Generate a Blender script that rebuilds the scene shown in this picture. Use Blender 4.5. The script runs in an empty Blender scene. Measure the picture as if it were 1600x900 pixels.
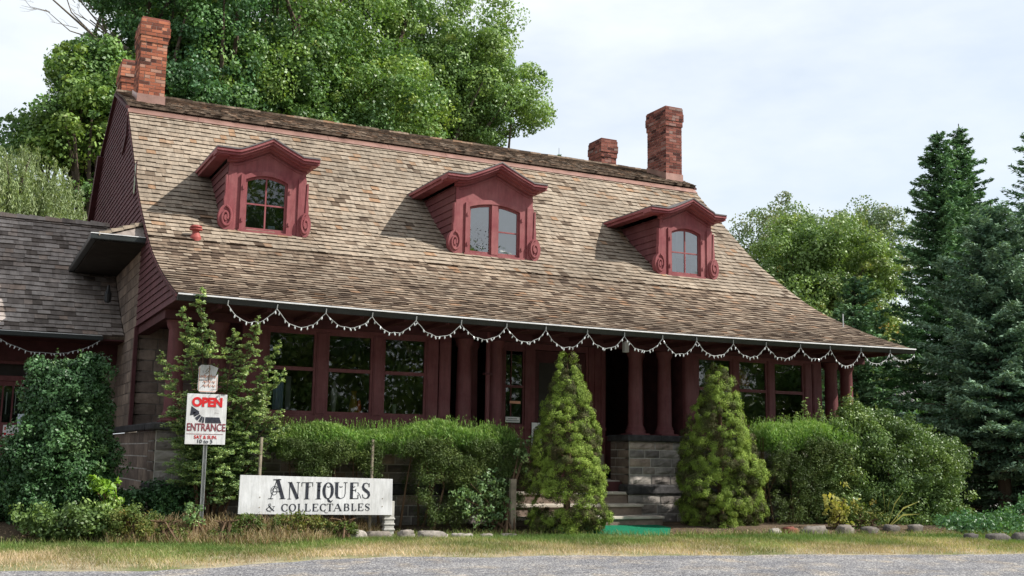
import bpy, math, random
import numpy as np
from mathutils import Vector, Matrix

random.seed(7)
RNG = np.random.default_rng(11)
PI = math.pi
SC = bpy.context.scene
COL = SC.collection

# ------------------------------------------------------------------ camera
f_, P_, R_, Y_ = 1739.1, math.radians(8.630), math.radians(.8708), math.radians(26.357)
fw = Vector((math.sin(Y_) * math.cos(P_), math.cos(Y_) * math.cos(P_), math.sin(P_)))
rt = Vector((math.cos(Y_), -math.sin(Y_), 0))
up = rt.cross(fw)
r2 = rt * math.cos(R_) + up * math.sin(R_)
u2 = up * math.cos(R_) - rt * math.sin(R_)
cam_data = bpy.data.cameras.new("camera")
cam = bpy.data.objects.new("camera", cam_data)
COL.objects.link(cam)
cam.matrix_world = Matrix(((r2.x, u2.x, -fw.x, 0), (r2.y, u2.y, -fw.y, 0), (r2.z, u2.z, -fw.z, 1.2), (0, 0, 0, 1)))
cam_data.sensor_width = 36
cam_data.lens = 36 * f_ / 1600
cam_data.clip_end = 2000
SC.camera = cam

# ------------------------------------------------------------------ light
EL, AZ = math.radians(44), math.radians(121)          # azimuth from +Y towards +X
SUN_STRENGTH, SKY_STRENGTH, EXPOSURE = 4.0, 0.1, 0.85
w = bpy.data.worlds.new("World"); SC.world = w; w.use_nodes = True
nt = w.node_tree; nt.nodes.clear()
def N(nt, t, **k):
    n = nt.nodes.new(t)
    for a, b in k.items(): setattr(n, a, b)
    return n
out = N(nt, 'ShaderNodeOutputWorld'); bg = N(nt, 'ShaderNodeBackground')
sky = N(nt, 'ShaderNodeTexSky', sky_type='NISHITA', sun_disc=False)
sky.sun_elevation = EL; sky.sun_rotation = AZ
sky.air_density = 1.0; sky.dust_density = 1.5; sky.ozone_density = 1.0
tc = N(nt, 'ShaderNodeTexCoord'); mp = N(nt, 'ShaderNodeMapping'); mp.inputs['Scale'].default_value = (1, 1, 2.6)
mp.inputs['Location'].default_value = (.35, .1, .25)
no = N(nt, 'ShaderNodeTexNoise'); no.inputs['Scale'].default_value = 2.2; no.inputs['Detail'].default_value = 7; no.inputs['Roughness'].default_value = .55
cr = N(nt, 'ShaderNodeValToRGB'); cr.color_ramp.elements[0].position = .36; cr.color_ramp.elements[1].position = .60
cr.color_ramp.elements[0].color = (.58, .58, .58, 1)
mx = N(nt, 'ShaderNodeMixRGB'); mx.inputs[2].default_value = (5.5, 5.85, 6.15, 1)
nt.links.new(tc.outputs['Generated'], mp.inputs[0]); nt.links.new(mp.outputs[0], no.inputs['Vector'])
nt.links.new(no.outputs['Fac'], cr.inputs[0]); nt.links.new(cr.outputs[0], mx.inputs[0])
nt.links.new(sky.outputs[0], mx.inputs[1]); nt.links.new(mx.outputs[0], bg.inputs[0])
bg.inputs[1].default_value = SKY_STRENGTH
nt.links.new(bg.outputs[0], out.inputs[0])
sd = bpy.data.lights.new("sun", 'SUN'); sd.energy = SUN_STRENGTH; sd.angle = math.radians(.53); sd.color = (1, .955, .88)
so = bpy.data.objects.new("sun", sd); COL.objects.link(so)
sdir = Vector((math.sin(AZ) * math.cos(EL), math.cos(AZ) * math.cos(EL), math.sin(EL)))
so.rotation_euler = sdir.to_track_quat('Z', 'Y').to_euler()
so.location = sdir * 60
SC.view_settings.view_transform = 'Standard'; SC.view_settings.look = 'None'
SC.view_settings.exposure = EXPOSURE; SC.view_settings.gamma = 1

# ------------------------------------------------------------------ materials
def mat_new(name):
    m = bpy.data.materials.new(name); m.use_nodes = True
    m.node_tree.nodes.clear(); return m, m.node_tree
def ramp(nt, stops, fac):
    c = N(nt, 'ShaderNodeValToRGB'); e = c.color_ramp.elements
    while len(e) < len(stops): e.new(.5)
    for i, (p, col) in enumerate(stops):
        e[i].position = p; e[i].color = (*col, 1)
    nt.links.new(fac, c.inputs[0]); return c.outputs[0]
def noise(nt, scale, detail=4, rough=.55, stretch=None, coord='Object', dist=0):
    t = N(nt, 'ShaderNodeTexCoord'); n = N(nt, 'ShaderNodeTexNoise')
    n.inputs['Scale'].default_value = scale; n.inputs['Detail'].default_value = detail; n.inputs['Roughness'].default_value = rough
    n.inputs['Distortion'].default_value = dist
    if stretch:
        m = N(nt, 'ShaderNodeMapping'); m.inputs['Scale'].default_value = stretch
        nt.links.new(t.outputs[coord], m.inputs[0]); nt.links.new(m.outputs[0], n.inputs['Vector'])
    else: nt.links.new(t.outputs[coord], n.inputs['Vector'])
    return n.outputs['Fac']
def mul(nt, a, b, fac=1.0, mode='MULTIPLY'):
    m = N(nt, 'ShaderNodeMixRGB', blend_type=mode); m.inputs[0].default_value = fac
    for i, s in ((1, a), (2, b)):
        if isinstance(s, tuple): m.inputs[i].default_value = (*s, 1)
        else: nt.links.new(s, m.inputs[i])
    return m.outputs[0]
def mixf(nt, fac, a, b):
    m = N(nt, 'ShaderNodeMixRGB'); nt.links.new(fac, m.inputs[0])
    for i, s in ((1, a), (2, b)):
        if isinstance(s, tuple): m.inputs[i].default_value = (*s, 1)
        else: nt.links.new(s, m.inputs[i])
    return m.outputs[0]
def finish(m, nt, col, rough=.8, spec=.3, bump=None, bstr=.3, bdist=.01, metal=0, transl=None):
    o = N(nt, 'ShaderNodeOutputMaterial'); p = N(nt, 'ShaderNodeBsdfPrincipled')
    if isinstance(col, tuple): p.inputs['Base Color'].default_value = (*col, 1)
    else: nt.links.new(col, p.inputs['Base Color'])
    if isinstance(rough, (int, float)): p.inputs['Roughness'].default_value = rough
    else: nt.links.new(rough, p.inputs['Roughness'])
    p.inputs['Specular IOR Level'].default_value = spec; p.inputs['Metallic'].default_value = metal
    if bump is not None:
        b = N(nt, 'ShaderNodeBump'); b.inputs['Strength'].default_value = bstr; b.inputs['Distance'].default_value = bdist
        nt.links.new(bump, b.inputs['Height']); nt.links.new(b.outputs[0], p.inputs['Normal'])
    if transl:
        t = N(nt, 'ShaderNodeBsdfTranslucent'); x = N(nt, 'ShaderNodeMixShader'); x.inputs[0].default_value = transl
        if isinstance(col, tuple): t.inputs[0].default_value = (*col, 1)
        else:
            g = mul(nt, col, (1.25, 1.3, .6)); nt.links.new(g, t.inputs[0])
        nt.links.new(p.outputs[0], x.inputs[1]); nt.links.new(t.outputs[0], x.inputs[2]); nt.links.new(x.outputs[0], o.inputs[0])
    else: nt.links.new(p.outputs[0], o.inputs[0])
    return m
def attr(nt, n='rnd'):
    a = N(nt, 'ShaderNodeAttribute'); a.attribute_name = n; return a.outputs['Fac']
def m_rnd(name, stops, rough=.85, nscale=3, namp=(.6, 1.25), spec=.2, bscale=40, bstr=.3, stretch=None, transl=None, fine=None):
    """colour picked per piece (rnd attribute) times soft large-scale variation"""
    m, nt = mat_new(name)
    c = ramp(nt, stops, attr(nt))
    v = ramp(nt, [(.3, (namp[0],) * 3), (.7, (namp[1],) * 3)], noise(nt, nscale))
    c = mul(nt, c, v)
    if fine:
        v2 = ramp(nt, [(.35, (fine[1],) * 3), (.65, (fine[2],) * 3)], noise(nt, fine[0], 5, .6, stretch)); c = mul(nt, c, v2)
    b = noise(nt, bscale, 4, .6, stretch) if bstr else None
    return finish(m, nt, c, rough, spec, b, bstr, .01, transl=transl)
def m_leaf(name, stops, transl=.26, rough=.45, spec=.35, nscale=1.5, namp=(.7, 1.3)):
    m, nt = mat_new(name)
    c = ramp(nt, stops, attr(nt))
    v = ramp(nt, [(.3, (namp[0],) * 3), (.7, (namp[1],) * 3)], noise(nt, nscale, 2)); c = mul(nt, c, v)
    return finish(m, nt, c, rough, spec, transl=transl)
def m_paint(name, col, faded, rough=.55):
    m, nt = mat_new(name)
    a = ramp(nt, [(.35, (0, 0, 0)), (.7, (1, 1, 1))], noise(nt, 2.3, 6, .65)); c = mixf(nt, a, col, faded)
    g = ramp(nt, [(.3, (.78,) * 3), (.6, (1.08,) * 3)], noise(nt, 14, 6, .7, (1.5, 1.5, .25))); c = mul(nt, c, g)
    return finish(m, nt, c, rough, .25, noise(nt, 30, 5, .7, (2, 2, .3)), .35, .006)
def m_plain(name, col, rough=.6, spec=.3, var=.2, nscale=6, bscale=60, bstr=.15, metal=0):
    m, nt = mat_new(name)
    v = ramp(nt, [(.3, (1 - var,) * 3), (.7, (1 + var,) * 3)], noise(nt, nscale, 5))
    c = mul(nt, col, v)
    return finish(m, nt, c, rough, spec, noise(nt, bscale, 3), bstr, .006, metal)

M = {}
M['shingle'] = m_rnd('cedar_shingle', [(0, (.075, .052, .036)), (.04, (.19, .145, .105)), (.18, (.245, .195, .147)), (.55, (.285, .235, .182)), (.95, (.265, .212, .160)), (1, (.265, .165, .10))],
                     .85, .8, (.74, 1.18), .15, 30, .5, (1, .3, .3), fine=(14, .72, 1.15))
M['shingle_low'] = m_rnd('cedar_shingle_weathered', [(0, (.062, .042, .030)), (.08, (.150, .108, .077)), (.45, (.215, .164, .120)), (.9, (.270, .217, .165)), (1, (.23, .14, .085))],
                     .85, .8, (.72, 1.2), .15, 30, .5, (1, .3, .3), fine=(14, .7, 1.15))
M['shingle_dark'] = m_rnd('old_brown_shingle', [(0, (.05, .035, .026)), (.35, (.13, .095, .07)), (.8, (.24, .185, .14)), (1, (.27, .16, .10))],
                     .9, 3, (.6, 1.2), .1, 30, .5, (1, .3, .3), fine=(12, .6, 1.3))
M['shingle_grey'] = m_rnd('grey_shingle', [(0, (.10, .080, .068)), (.3, (.23, .195, .175)), (.8, (.31, .27, .245)), (1, (.28, .21, .17))],
                     .9, 1.2, (.75, 1.15), .1, 30, .5, (1, .3, .3), fine=(12, .75, 1.15))
M['maroon'] = m_paint('shaded_trim_paint', (.122, .035, .037), (.165, .064, .066), .6)  # same paint as the dormer trim, colour darkened for the porch shade
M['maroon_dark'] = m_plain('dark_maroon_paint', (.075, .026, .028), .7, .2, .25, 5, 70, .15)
M['red_trim'] = m_paint('red_trim_paint', (.205, .047, .055), (.29, .105, .105), .6)
M['siding'] = m_plain('maroon_siding', (.105, .042, .046), .75, .2, .25, 4, 50, .2)
M['copper'] = m_plain('copper_sheet', (.36, .21, .17), .36, .5, .2, 5, 12, .2, .55)
M['lead'] = m_plain('lead_sheet', (.13, .12, .12), .55, .4, .25, 5, 12, .2, .3)
M['gutter'] = m_plain('gutter_paint', (.022, .026, .026), .4, .4, .2)
M['gutter_lip'] = m_plain('gutter_lip', (.66, .66, .66), .4, .5, .2)
M['stone'] = m_rnd('brownstone_rough', [(0, (.14, .12, .11)), (.4, (.26, .235, .215)), (.8, (.34, .31, .28)), (1, (.38, .29, .23))], .9, 2, (.7, 1.15), .2, 25, .8, fine=(9, .72, 1.2))
M['stone_smooth'] = m_rnd('brownstone_dressed', [(0, (.15, .115, .095)), (.5, (.22, .168, .135)), (1, (.28, .215, .17))], .9, 2, (.7, 1.15), .2, 25, .35, fine=(10, .8, 1.15))
M['stone_dark'] = m_rnd('black_stone_band', [(0, (.035, .034, .036)), (1, (.07, .066, .066))], .8, 2, (.7, 1.3), .3, 20, .8, fine=(12, .6, 1.4))
M['mortar'] = m_plain('mortar', (.50, .47, .43), .95, .1, .3, 8, 40, .5)
M['mortar_dark'] = m_plain('brown_mortar', (.18, .155, .135), .95, .1, .3, 8, 40, .5)
M['step'] = m_plain('sandstone_step', (.46, .41, .35), .9, .2, .3, 3.5, 30, .6)
M['brick'] = m_rnd('chimney_brick', [(0, (.05, .026, .022)), (.18, (.17, .062, .042)), (.45, (.31, .105, .062)), (.75, (.41, .145, .082)), (.9, (.48, .20, .12)), (1, (.36, .24, .19))], .9, 3, (.8, 1.15), .15, 50, .4)
M['brick_red'] = m_rnd('dull_red_brick', [(0, (.05, .02, .018)), (.25, (.13, .045, .036)), (.6, (.22, .078, .058)), (.9, (.28, .11, .085)), (1, (.24, .17, .15))], .9, 3, (.8, 1.15), .15, 50, .4)
M['brick_mortar'] = m_plain('brick_mortar', (.33, .27, .23), .95, .1, .25, 10, 50, .5)
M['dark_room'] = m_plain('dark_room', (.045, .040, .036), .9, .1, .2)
M['white_paint'] = m_plain('white_paint', (.72, .72, .71), .55, .3, .06, 6, 40, .1)
M['sign_white'] = m_paint('weathered_sign_white', (.66, .67, .69), (.50, .50, .50), .55)
M['ink'] = m_plain('dark_blue_ink', (.025, .028, .04), .6, .3, .5, 30)
M['ink_red'] = m_plain('red_ink', (.52, .018, .022), .5, .3, .1)
M['ink_maroon'] = m_plain('maroon_ink', (.20, .035, .05), .5, .3, .1)
M['ink_orange'] = m_plain('faded_orange_ink', (.72, .36, .24), .7, .2, .15)
M['steel'] = m_plain('galvanised_steel', (.42, .43, .43), .45, .5, .2, 12, 40, .2, .6)
M['wood_grey'] = m_plain('grey_weathered_wood', (.26, .22, .17), .9, .1, .3, 10, 50, .5)
M['concrete'] = m_plain('pale_concrete', (.42, .41, .38), .9, .2, .2, 9, 60, .4)
M['carpet'] = m_plain('green_artificial_turf', (.014, .15, .08), .95, .05, .2, 20, 250, .8)
M['bark'] = m_plain('bark', (.085, .065, .05), .95, .1, .35, 5, 18, .8)
M['bark_grey'] = m_plain('grey_bark', (.16, .135, .11), .95, .1, .35, 5, 18, .8)
M['twig'] = m_plain('brown_twig', (.13, .085, .055), .95, .1, .3, 10, 40, .4)
M['rock'] = m_rnd('field_stone', [(0, (.085, .078, .075)), (.5, (.20, .175, .15)), (.9, (.34, .31, .28)), (.95, (.34, .30, .27)), (1, (.17, .062, .045))], .9, 6, (.6, 1.25), .2, 14, .9, fine=(22, .7, 1.25))
M['old_glass'] = m_plain('greenish_old_glass', (.20, .22, .13), .3, .5, .3)
M['rubber'] = m_plain('black_iron', (.02, .02, .022), .45, .4, .2)
M['wire'] = m_plain('white_wire', (.26, .27, .26), .5, .3, .1)
M['bulb'] = m_plain('clear_bulb', (.55, .57, .57), .15, .8, .03, 6, 40, 0)
M['pale_sheet'] = m_plain('pale_blue_sheet', (.68, .76, .86), .8, .2, .08)
M['cloth_blue'] = m_plain('pale_blue_cloth', (.50, .60, .74), .9, .1, .2)
M['cloth_white'] = m_plain('white_cloth', (.60, .60, .62), .9, .1, .1)
M['red_vent'] = m_plain('red_oxide_vent', (.30, .065, .055), .6, .3, .15)
M['orange'] = m_plain('orange_glaze', (.85, .12, .02), .3, .5, .1)
M['yellow'] = m_plain('ochre_glaze', (.40, .25, .03), .4, .4, .2)
M['amber'] = m_plain('amber_shade', (.50, .18, .035), .5, .3, .35, 12)
M['pale_glaze'] = m_plain('pale_plate', (.5, .55, .42), .3, .5, .2)

def glass(name, gl=.5, tint=(.75, .8, .78), ior=1.6, rough=.015):
    m, nt = mat_new(name); o = N(nt, 'ShaderNodeOutputMaterial')
    t = N(nt, 'ShaderNodeBsdfTransparent'); t.inputs[0].default_value = (*tint, 1)
    g = N(nt, 'ShaderNodeBsdfGlossy'); g.inputs['Roughness'].default_value = rough; g.inputs[0].default_value = (.95, .97, 1, 1)
    b = N(nt, 'ShaderNodeBump'); b.inputs['Strength'].default_value = .10; b.inputs['Distance'].default_value = .01
    nt.links.new(noise(nt, 2.2, 1), b.inputs['Height']); nt.links.new(b.outputs[0], g.inputs['Normal'])
    fr = N(nt, 'ShaderNodeFresnel'); fr.inputs[0].default_value = ior
    x = N(nt, 'ShaderNodeMixShader'); nt.links.new(fr.outputs[0], x.inputs[0])
    nt.links.new(t.outputs[0], x.inputs[1]); nt.links.new(g.outputs[0], x.inputs[2]); nt.links.new(x.outputs[0], o.inputs[0]); return m
M['glass'] = glass('window_glass', ior=1.9)
M['glass_bright'] = glass('old_window_glass', ior=2.9)

# ------------------------------------------------------------------ object helpers
def tag(o, label, cat, group=None, kind=None):
    if label: o['label'] = label
    if cat: o['category'] = cat
    if group: o['group'] = group
    if kind: o['kind'] = kind
    return o
def thing(name, loc, label, cat, group=None):
    o = bpy.data.objects.new(name, None); COL.objects.link(o); o.location = loc; o.empty_display_size = .2
    return tag(o, label, cat, group)
def attach(o, parent):
    if parent is not None:
        o.parent = parent
        if parent.type == 'EMPTY' and parent.parent is None:
            o.matrix_parent_inverse = Matrix.Translation(-parent.location)
    return o
def npmesh(name, V, F, mat, parent=None, rnd=None, smooth=False):
    V = np.asarray(V, np.float32); F = np.asarray(F, np.int32)
    me = bpy.data.meshes.new(name); n, k = F.shape
    me.vertices.add(len(V)); me.vertices.foreach_set('co', V.ravel())
    me.loops.add(n * k); me.loops.foreach_set('vertex_index', F.ravel())
    me.polygons.add(n); me.polygons.foreach_set('loop_start', np.arange(n, dtype=np.int32) * k)
    me.update(calc_edges=True)
    if rnd is not None:
        a = me.attributes.new('rnd', 'FLOAT', 'FACE'); a.data.foreach_set('value', np.asarray(rnd, np.float32))
    if smooth: me.polygons.foreach_set('use_smooth', np.ones(n, bool))
    me.materials.append(mat)
    o = bpy.data.objects.new(name, me); COL.objects.link(o)
    return attach(o, parent)
class MB:
    def __init__(s): s.v = []; s.f = []; s.r = []
    def add(s, vs, fs, r=None):
        b = len(s.v); s.v += [tuple(v) for v in vs]
        for f in fs: s.f.append(tuple(i + b for i in f)); s.r.append(random.random() if r is None else r)
        return s
    def box(s, x0, x1, y0, y1, z0, z1, r=None):
        vs = [(x, y, z) for z in (z0, z1) for y in (y0, y1) for x in (x0, x1)]
        if r is None: r = random.random()
        return s.add(vs, [(0, 2, 3, 1), (4, 5, 7, 6), (0, 1, 5, 4), (2, 6, 7, 3), (0, 4, 6, 2), (1, 3, 7, 5)], r)
    def hexa(s, p, r=None):   # 8 points, box order
        if r is None: r = random.random()
        return s.add(p, [(0, 2, 3, 1), (4, 5, 7, 6), (0, 1, 5, 4), (2, 6, 7, 3), (0, 4, 6, 2), (1, 3, 7, 5)], r)
    def prism(s, poly, a, b, axis='y', r=None):
        """extrude a 2D outline; axis y: (x,z); axis x: (y,z); axis z: (x,y)"""
        def P(u, v, t): return {'y': (u, t, v), 'x': (t, u, v), 'z': (u, v, t)}[axis]
        n = len(poly); vs = [P(u, v, a) for u, v in poly] + [P(u, v, b) for u, v in poly]
        fs = [tuple(range(n)), tuple(range(2 * n - 1, n - 1, -1))] + [(i, i + n, (i + 1) % n + n, (i + 1) % n) for i in range(n)]
        return s.add(vs, fs, r)
    def tube(s, pts, rad, n=6, r=None, cap=True):
        pts = [Vector(p) for p in pts]; m = len(pts)
        rr = rad if isinstance(rad, (list, tuple)) else [rad] * m
        vs = []; fs = []; prev = None
        for i, p in enumerate(pts):
            d = (pts[min(i + 1, m - 1)] - pts[max(i - 1, 0)]).normalized()
            a = prev if prev is not None else (Vector((0, 0, 1)) if abs(d.z) < .9 else Vector((1, 0, 0)))
            u = d.cross(a).normalized(); v = d.cross(u).normalized(); prev = -v if prev is None else prev
            a2 = (a - d * a.dot(d)).normalized(); prev = a2; u = d.cross(a2)
            for k in range(n):
                t = 2 * PI * k / n; vs.append(p + (a2 * math.cos(t) + u * math.sin(t)) * rr[i])
        for i in range(m - 1):
            for k in range(n):
                fs.append((i * n + k, i * n + (k + 1) % n, (i + 1) * n + (k + 1) % n, (i + 1) * n + k))
        if cap: fs.append(tuple(range(n - 1, -1, -1))); fs.append(tuple((m - 1) * n + k for k in range(n)))
        return s.add(vs, fs, random.random() if r is None else r)
    def lathe(s, prof, cx, cy, n=16, r=None):
        vs = []; fs = []
        for R, z in prof:
            for k in range(n): t = 2 * PI * k / n; vs.append((cx + R * math.cos(t), cy + R * math.sin(t), z))
        for i in range(len(prof) - 1):
            for k in range(n): fs.append((i * n + k, i * n + (k + 1) % n, (i + 1) * n + (k + 1) % n, (i + 1) * n + k))
        fs.append(tuple(range(n - 1, -1, -1))); fs.append(tuple((len(prof) - 1) * n + k for k in range(n)))
        return s.add(vs, fs, r)
    def sweep(s, path, poly):
        """poly list of (offset_y, offset_z) swept along a path of (x,z) in the XZ plane"""
        n = len(poly); vs = [(x, y, z + dz) for x, z in path for y, dz in poly]; fs = []
        for i in range(len(path) - 1):
            for k in range(n): fs.append((i * n + k, i * n + (k + 1) % n, (i + 1) * n + (k + 1) % n, (i + 1) * n + k))
        fs.append(tuple(range(n))); fs.append(tuple((len(path) - 1) * n + k for k in range(n - 1, -1, -1)))
        return s.add(vs, fs)
    def build(s, name, mat, parent=None, smooth=False, bevel=0):
        me = bpy.data.meshes.new(name); me.from_pydata(s.v, [], s.f); me.update()
        a = me.attributes.new('rnd', 'FLOAT', 'FACE'); a.data.foreach_set('value', s.r)
        if smooth: me.polygons.foreach_set('use_smooth', [True] * len(me.polygons))
        me.materials.append(mat)
        o = bpy.data.objects.new(name, me); COL.objects.link(o)
        if bevel:
            b = o.modifiers.new('bevel', 'BEVEL'); b.width = bevel; b.segments = 2; b.limit_method = 'ANGLE'
        return attach(o, parent)
def fbm(x, y, s=1.0):
    v = 0; a = 1
    for k in range(4):
        v = v + a * np.sin(x * s * (1.7 ** k) * 1.3 + 1.7 * k + np.cos(y * s * (1.9 ** k) * 1.1 + k)) * np.cos(y * s * (1.8 ** k) + .6 * k)
        a *= .5
    return v

# ------------------------------------------------------------------ terrain
UX, UY = math.cos(math.radians(-14)), math.sin(math.radians(-14))
def sdist(x, y): return .242 * x + .970 * y
def smst(a, b, v):
    t = np.clip((v - a) / (b - a), 0, 1); return t * t * (3 - 2 * t)
def gz(x, y):
    x = np.asarray(x, float); y = np.asarray(y, float)
    s = sdist(x, y)
    z = -.35 + .45 * np.clip(s / 12.4, -.3, 1)
    z = z + .035 * smst(12.4, 15.0, s)
    left = 1 - smst(3.6, 5.2, x)
    s0 = 15.0 - 1.15 * left
    bank = smst(s0, s0 + .75, s)
    h = .20 * left + .10 * (1 - left)
    h = h * (1 - .6 * np.exp(-((x - 8.9) / .9) ** 2))
    z = z + bank * h
    z = z + .010 * fbm(x, y, 1.7) * smst(12, 13, s)
    return z
def ground_sheet(name, x0, x1, y0, y1, nx, ny, mat, dz=0, fn=None):
    xs = np.linspace(x0, x1, nx); ys = np.linspace(y0, y1, ny)
    X, Y = np.meshgrid(xs, ys); Z = gz(X, Y) + dz
    V = np.stack([X, Y, Z], -1).reshape(-1, 3)
    i = np.arange(nx * ny).reshape(ny, nx)
    F = np.stack([i[:-1, :-1], i[:-1, 1:], i[1:, 1:], i[1:, :-1]], -1).reshape(-1, 4)
    return npmesh(name, V, F, mat, smooth=True)
def uneven(a0, a1, pts): return np.unique(np.concatenate([np.linspace(*p) for p in pts]))
m, nt = mat_new('soil_and_turf')
c1 = ramp(nt, [(.3, (.055, .040, .028)), (.5, (.095, .070, .048)), (.7, (.15, .11, .075))], noise(nt, 3, 8, .65))
M['soil'] = finish(m, nt, c1, .95, .1, noise(nt, 30, 6, .7), .8, .02)
xs = np.unique(np.concatenate([np.linspace(-400, -8, 12), np.linspace(-8, 30, 330), np.linspace(30, 600, 14)]))
ys = np.unique(np.concatenate([np.linspace(-300, -6, 8), np.linspace(-6, 10, 30), np.linspace(10, 20, 120), np.linspace(20, 700, 20)]))
X, Y = np.meshgrid(xs, ys); V = np.stack([X, Y, gz(X, Y)], -1).reshape(-1, 3)
i = np.arange(len(xs) * len(ys)).reshape(len(ys), len(xs))
F = np.stack([i[:-1, :-1], i[:-1, 1:], i[1:, 1:], i[1:, :-1]], -1).reshape(-1, 4)
g = npmesh('ground', V, F, M['soil'], smooth=True); tag(g, 'brown soil and mulch ground around the shop', None, kind='structure')
# road: gravelly asphalt strip in (t along, s across)
m, nt = mat_new('gravel_asphalt')
vor = N(nt, 'ShaderNodeTexVoronoi'); vor.inputs['Scale'].default_value = 75
tcx = N(nt, 'ShaderNodeTexCoord'); nt.links.new(tcx.outputs['Object'], vor.inputs['Vector'])
vb = N(nt, 'ShaderNodeRGBToBW'); nt.links.new(vor.outputs['Color'], vb.inputs[0])
peb = ramp(nt, [(.15, (.07, .07, .075)), (.45, (.16, .16, .17)), (.7, (.27, .27, .28)), (.92, (.46, .45, .43))], vb.outputs[0])
pat = mul(nt, ramp(nt, [(.35, (.62, .62, .66)), (.65, (1.12, 1.09, 1.05))], noise(nt, .8, 8, .68, (1, 2.6, 1))), ramp(nt, [(.5, (1, 1, 1)), (.68, (1.35, 1.22, 1.02))], noise(nt, 2.6, 5, .6)))
M['road'] = finish(m, nt, mul(nt, peb, pat), .9, .25, vor.outputs['Distance'], .6, .008)
def strip(name, mat, s_lo, s_hi, t0, t1, nt_, ns, dz, edge=0):
    T = np.linspace(t0, t1, nt_); J = np.linspace(0, 1, ns)
    TT, JJ = np.meshgrid(T, J)
    hi = s_hi(TT) if callable(s_hi) else s_hi + 0 * TT
    lo = s_lo(TT) if callable(s_lo) else s_lo + 0 * TT
    SS = lo + (hi - lo) * JJ
    X = UX * TT + .242 * SS; Y = UY * TT + .970 * SS
    V = np.stack([X, Y, gz(X, Y) + dz], -1).reshape(-1, 3)
    i = np.arange(nt_ * ns).reshape(ns, nt_)
    F = np.stack([i[:-1, :-1], i[:-1, 1:], i[1:, 1:], i[1:, :-1]], -1).reshape(-1, 4)
    return npmesh(name, V, F, mat, smooth=True)
redge = lambda t: 12.42 + .05 * fbm(t, t * .3, 1.4) + .045 * fbm(t * 3.1, t * 2.2, 2.3) - .95 * smst(1.6, -1.0, t) + 0 * t
tag(strip('road', M['road'], -3.0, redge, -40, 60, 700, 40, .006), 'grey gravelly asphalt road in front of the shop', None, kind='structure')
# verge: dry grass base
m, nt = mat_new('dry_verge')
c1 = ramp(nt, [(.3, (.20, .17, .115)), (.5, (.32, .28, .185)), (.7, (.44, .38, .27))], noise(nt, 5, 7, .65))
c2 = ramp(nt, [(.42, (0, 0, 0)), (.62, (1, 1, 1))], noise(nt, 1.3, 4))
c3 = mixf(nt, c2, c1, (.15, .165, .07))
M['verge'] = finish(m, nt, c3, .95, .1, noise(nt, 45, 5, .7), .9, .02)
bedge = lambda t: 15.02 - 1.15 * (1 - smst(3.2, 5.0, t * UX + 3.6)) + .05 * fbm(t, t * .5, 2.1)
tag(strip('grass_verge', M['verge'], 11.2, bedge, -14, 30, 500, 40, .003), 'strip of short dry grass between road and planting bed', None, kind='structure')

def blades(name, xy, h, wid, mat, lean=.4, parent=None, zoff=0, rndv=None):
    """thin upright tapering blades"""
    n = len(xy); x, y = xy[:, 0], xy[:, 1]; z = gz(x, y) + zoff
    a = RNG.uniform(0, 2 * PI, n); hh = h * RNG.uniform(.45, 1.25, n)
    dx = np.cos(a) * wid * .5; dy = np.sin(a) * wid * .5
    l = RNG.normal(0, lean, (n, 2)) * hh[:, None]
    V = np.zeros((n, 4, 3))
    V[:, 0] = np.stack([x - dx, y - dy, z], -1); V[:, 1] = np.stack([x + dx, y + dy, z], -1)
    V[:, 2] = np.stack([x + l[:, 0] + dx * .3, y + l[:, 1] + dy * .3, z + hh], -1)
    V[:, 3] = np.stack([x + l[:, 0] - dx * .3, y + l[:, 1] - dy * .3, z + hh], -1)
    return npmesh(name, V.reshape(-1, 3), np.arange(4 * n).reshape(n, 4), mat, parent, RNG.random(n) if rndv is None else rndv)
def ts(t, s): return np.stack([UX * t + .242 * s, UY * t + .970 * s], -1)
M['grass'] = m_leaf('grass_blade', [(0, (0.111, 0.186, 0.047)), (.4, (0.195, 0.234, 0.081)), (.7, (0.351, 0.294, 0.162)), (1, (0.494, 0.384, 0.270))], .3, .6, .2, 1.2)
n = 170000
t = RNG.uniform(-4.5, 17.5, n); be = bedge(t); j = RNG.beta(1.9, 1.15, n); lo_ = np.minimum(redge(t), 12.3); s = lo_ + (be - lo_) * j + RNG.normal(0, .05, n)
green = np.clip(1.12 - 1.15 * j + .3 * fbm(t * 1.0, s, 1.5) + RNG.normal(0, .18, n), 0, 1)
keep_ = (fbm(t * 2.2, s * 3.1, 1.8) + RNG.normal(0, .5, n) > -1.0) & ((s > redge(t) + .02) | (RNG.random(n) < .10)); t, s, green = t[keep_], s[keep_], green[keep_]
o = blades('grass', ts(t, s), .045, .008, M['grass'], .5, rndv=green); tag(o, 'short green and straw-coloured grass along the road edge', 'grass', kind='stuff')

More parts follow.
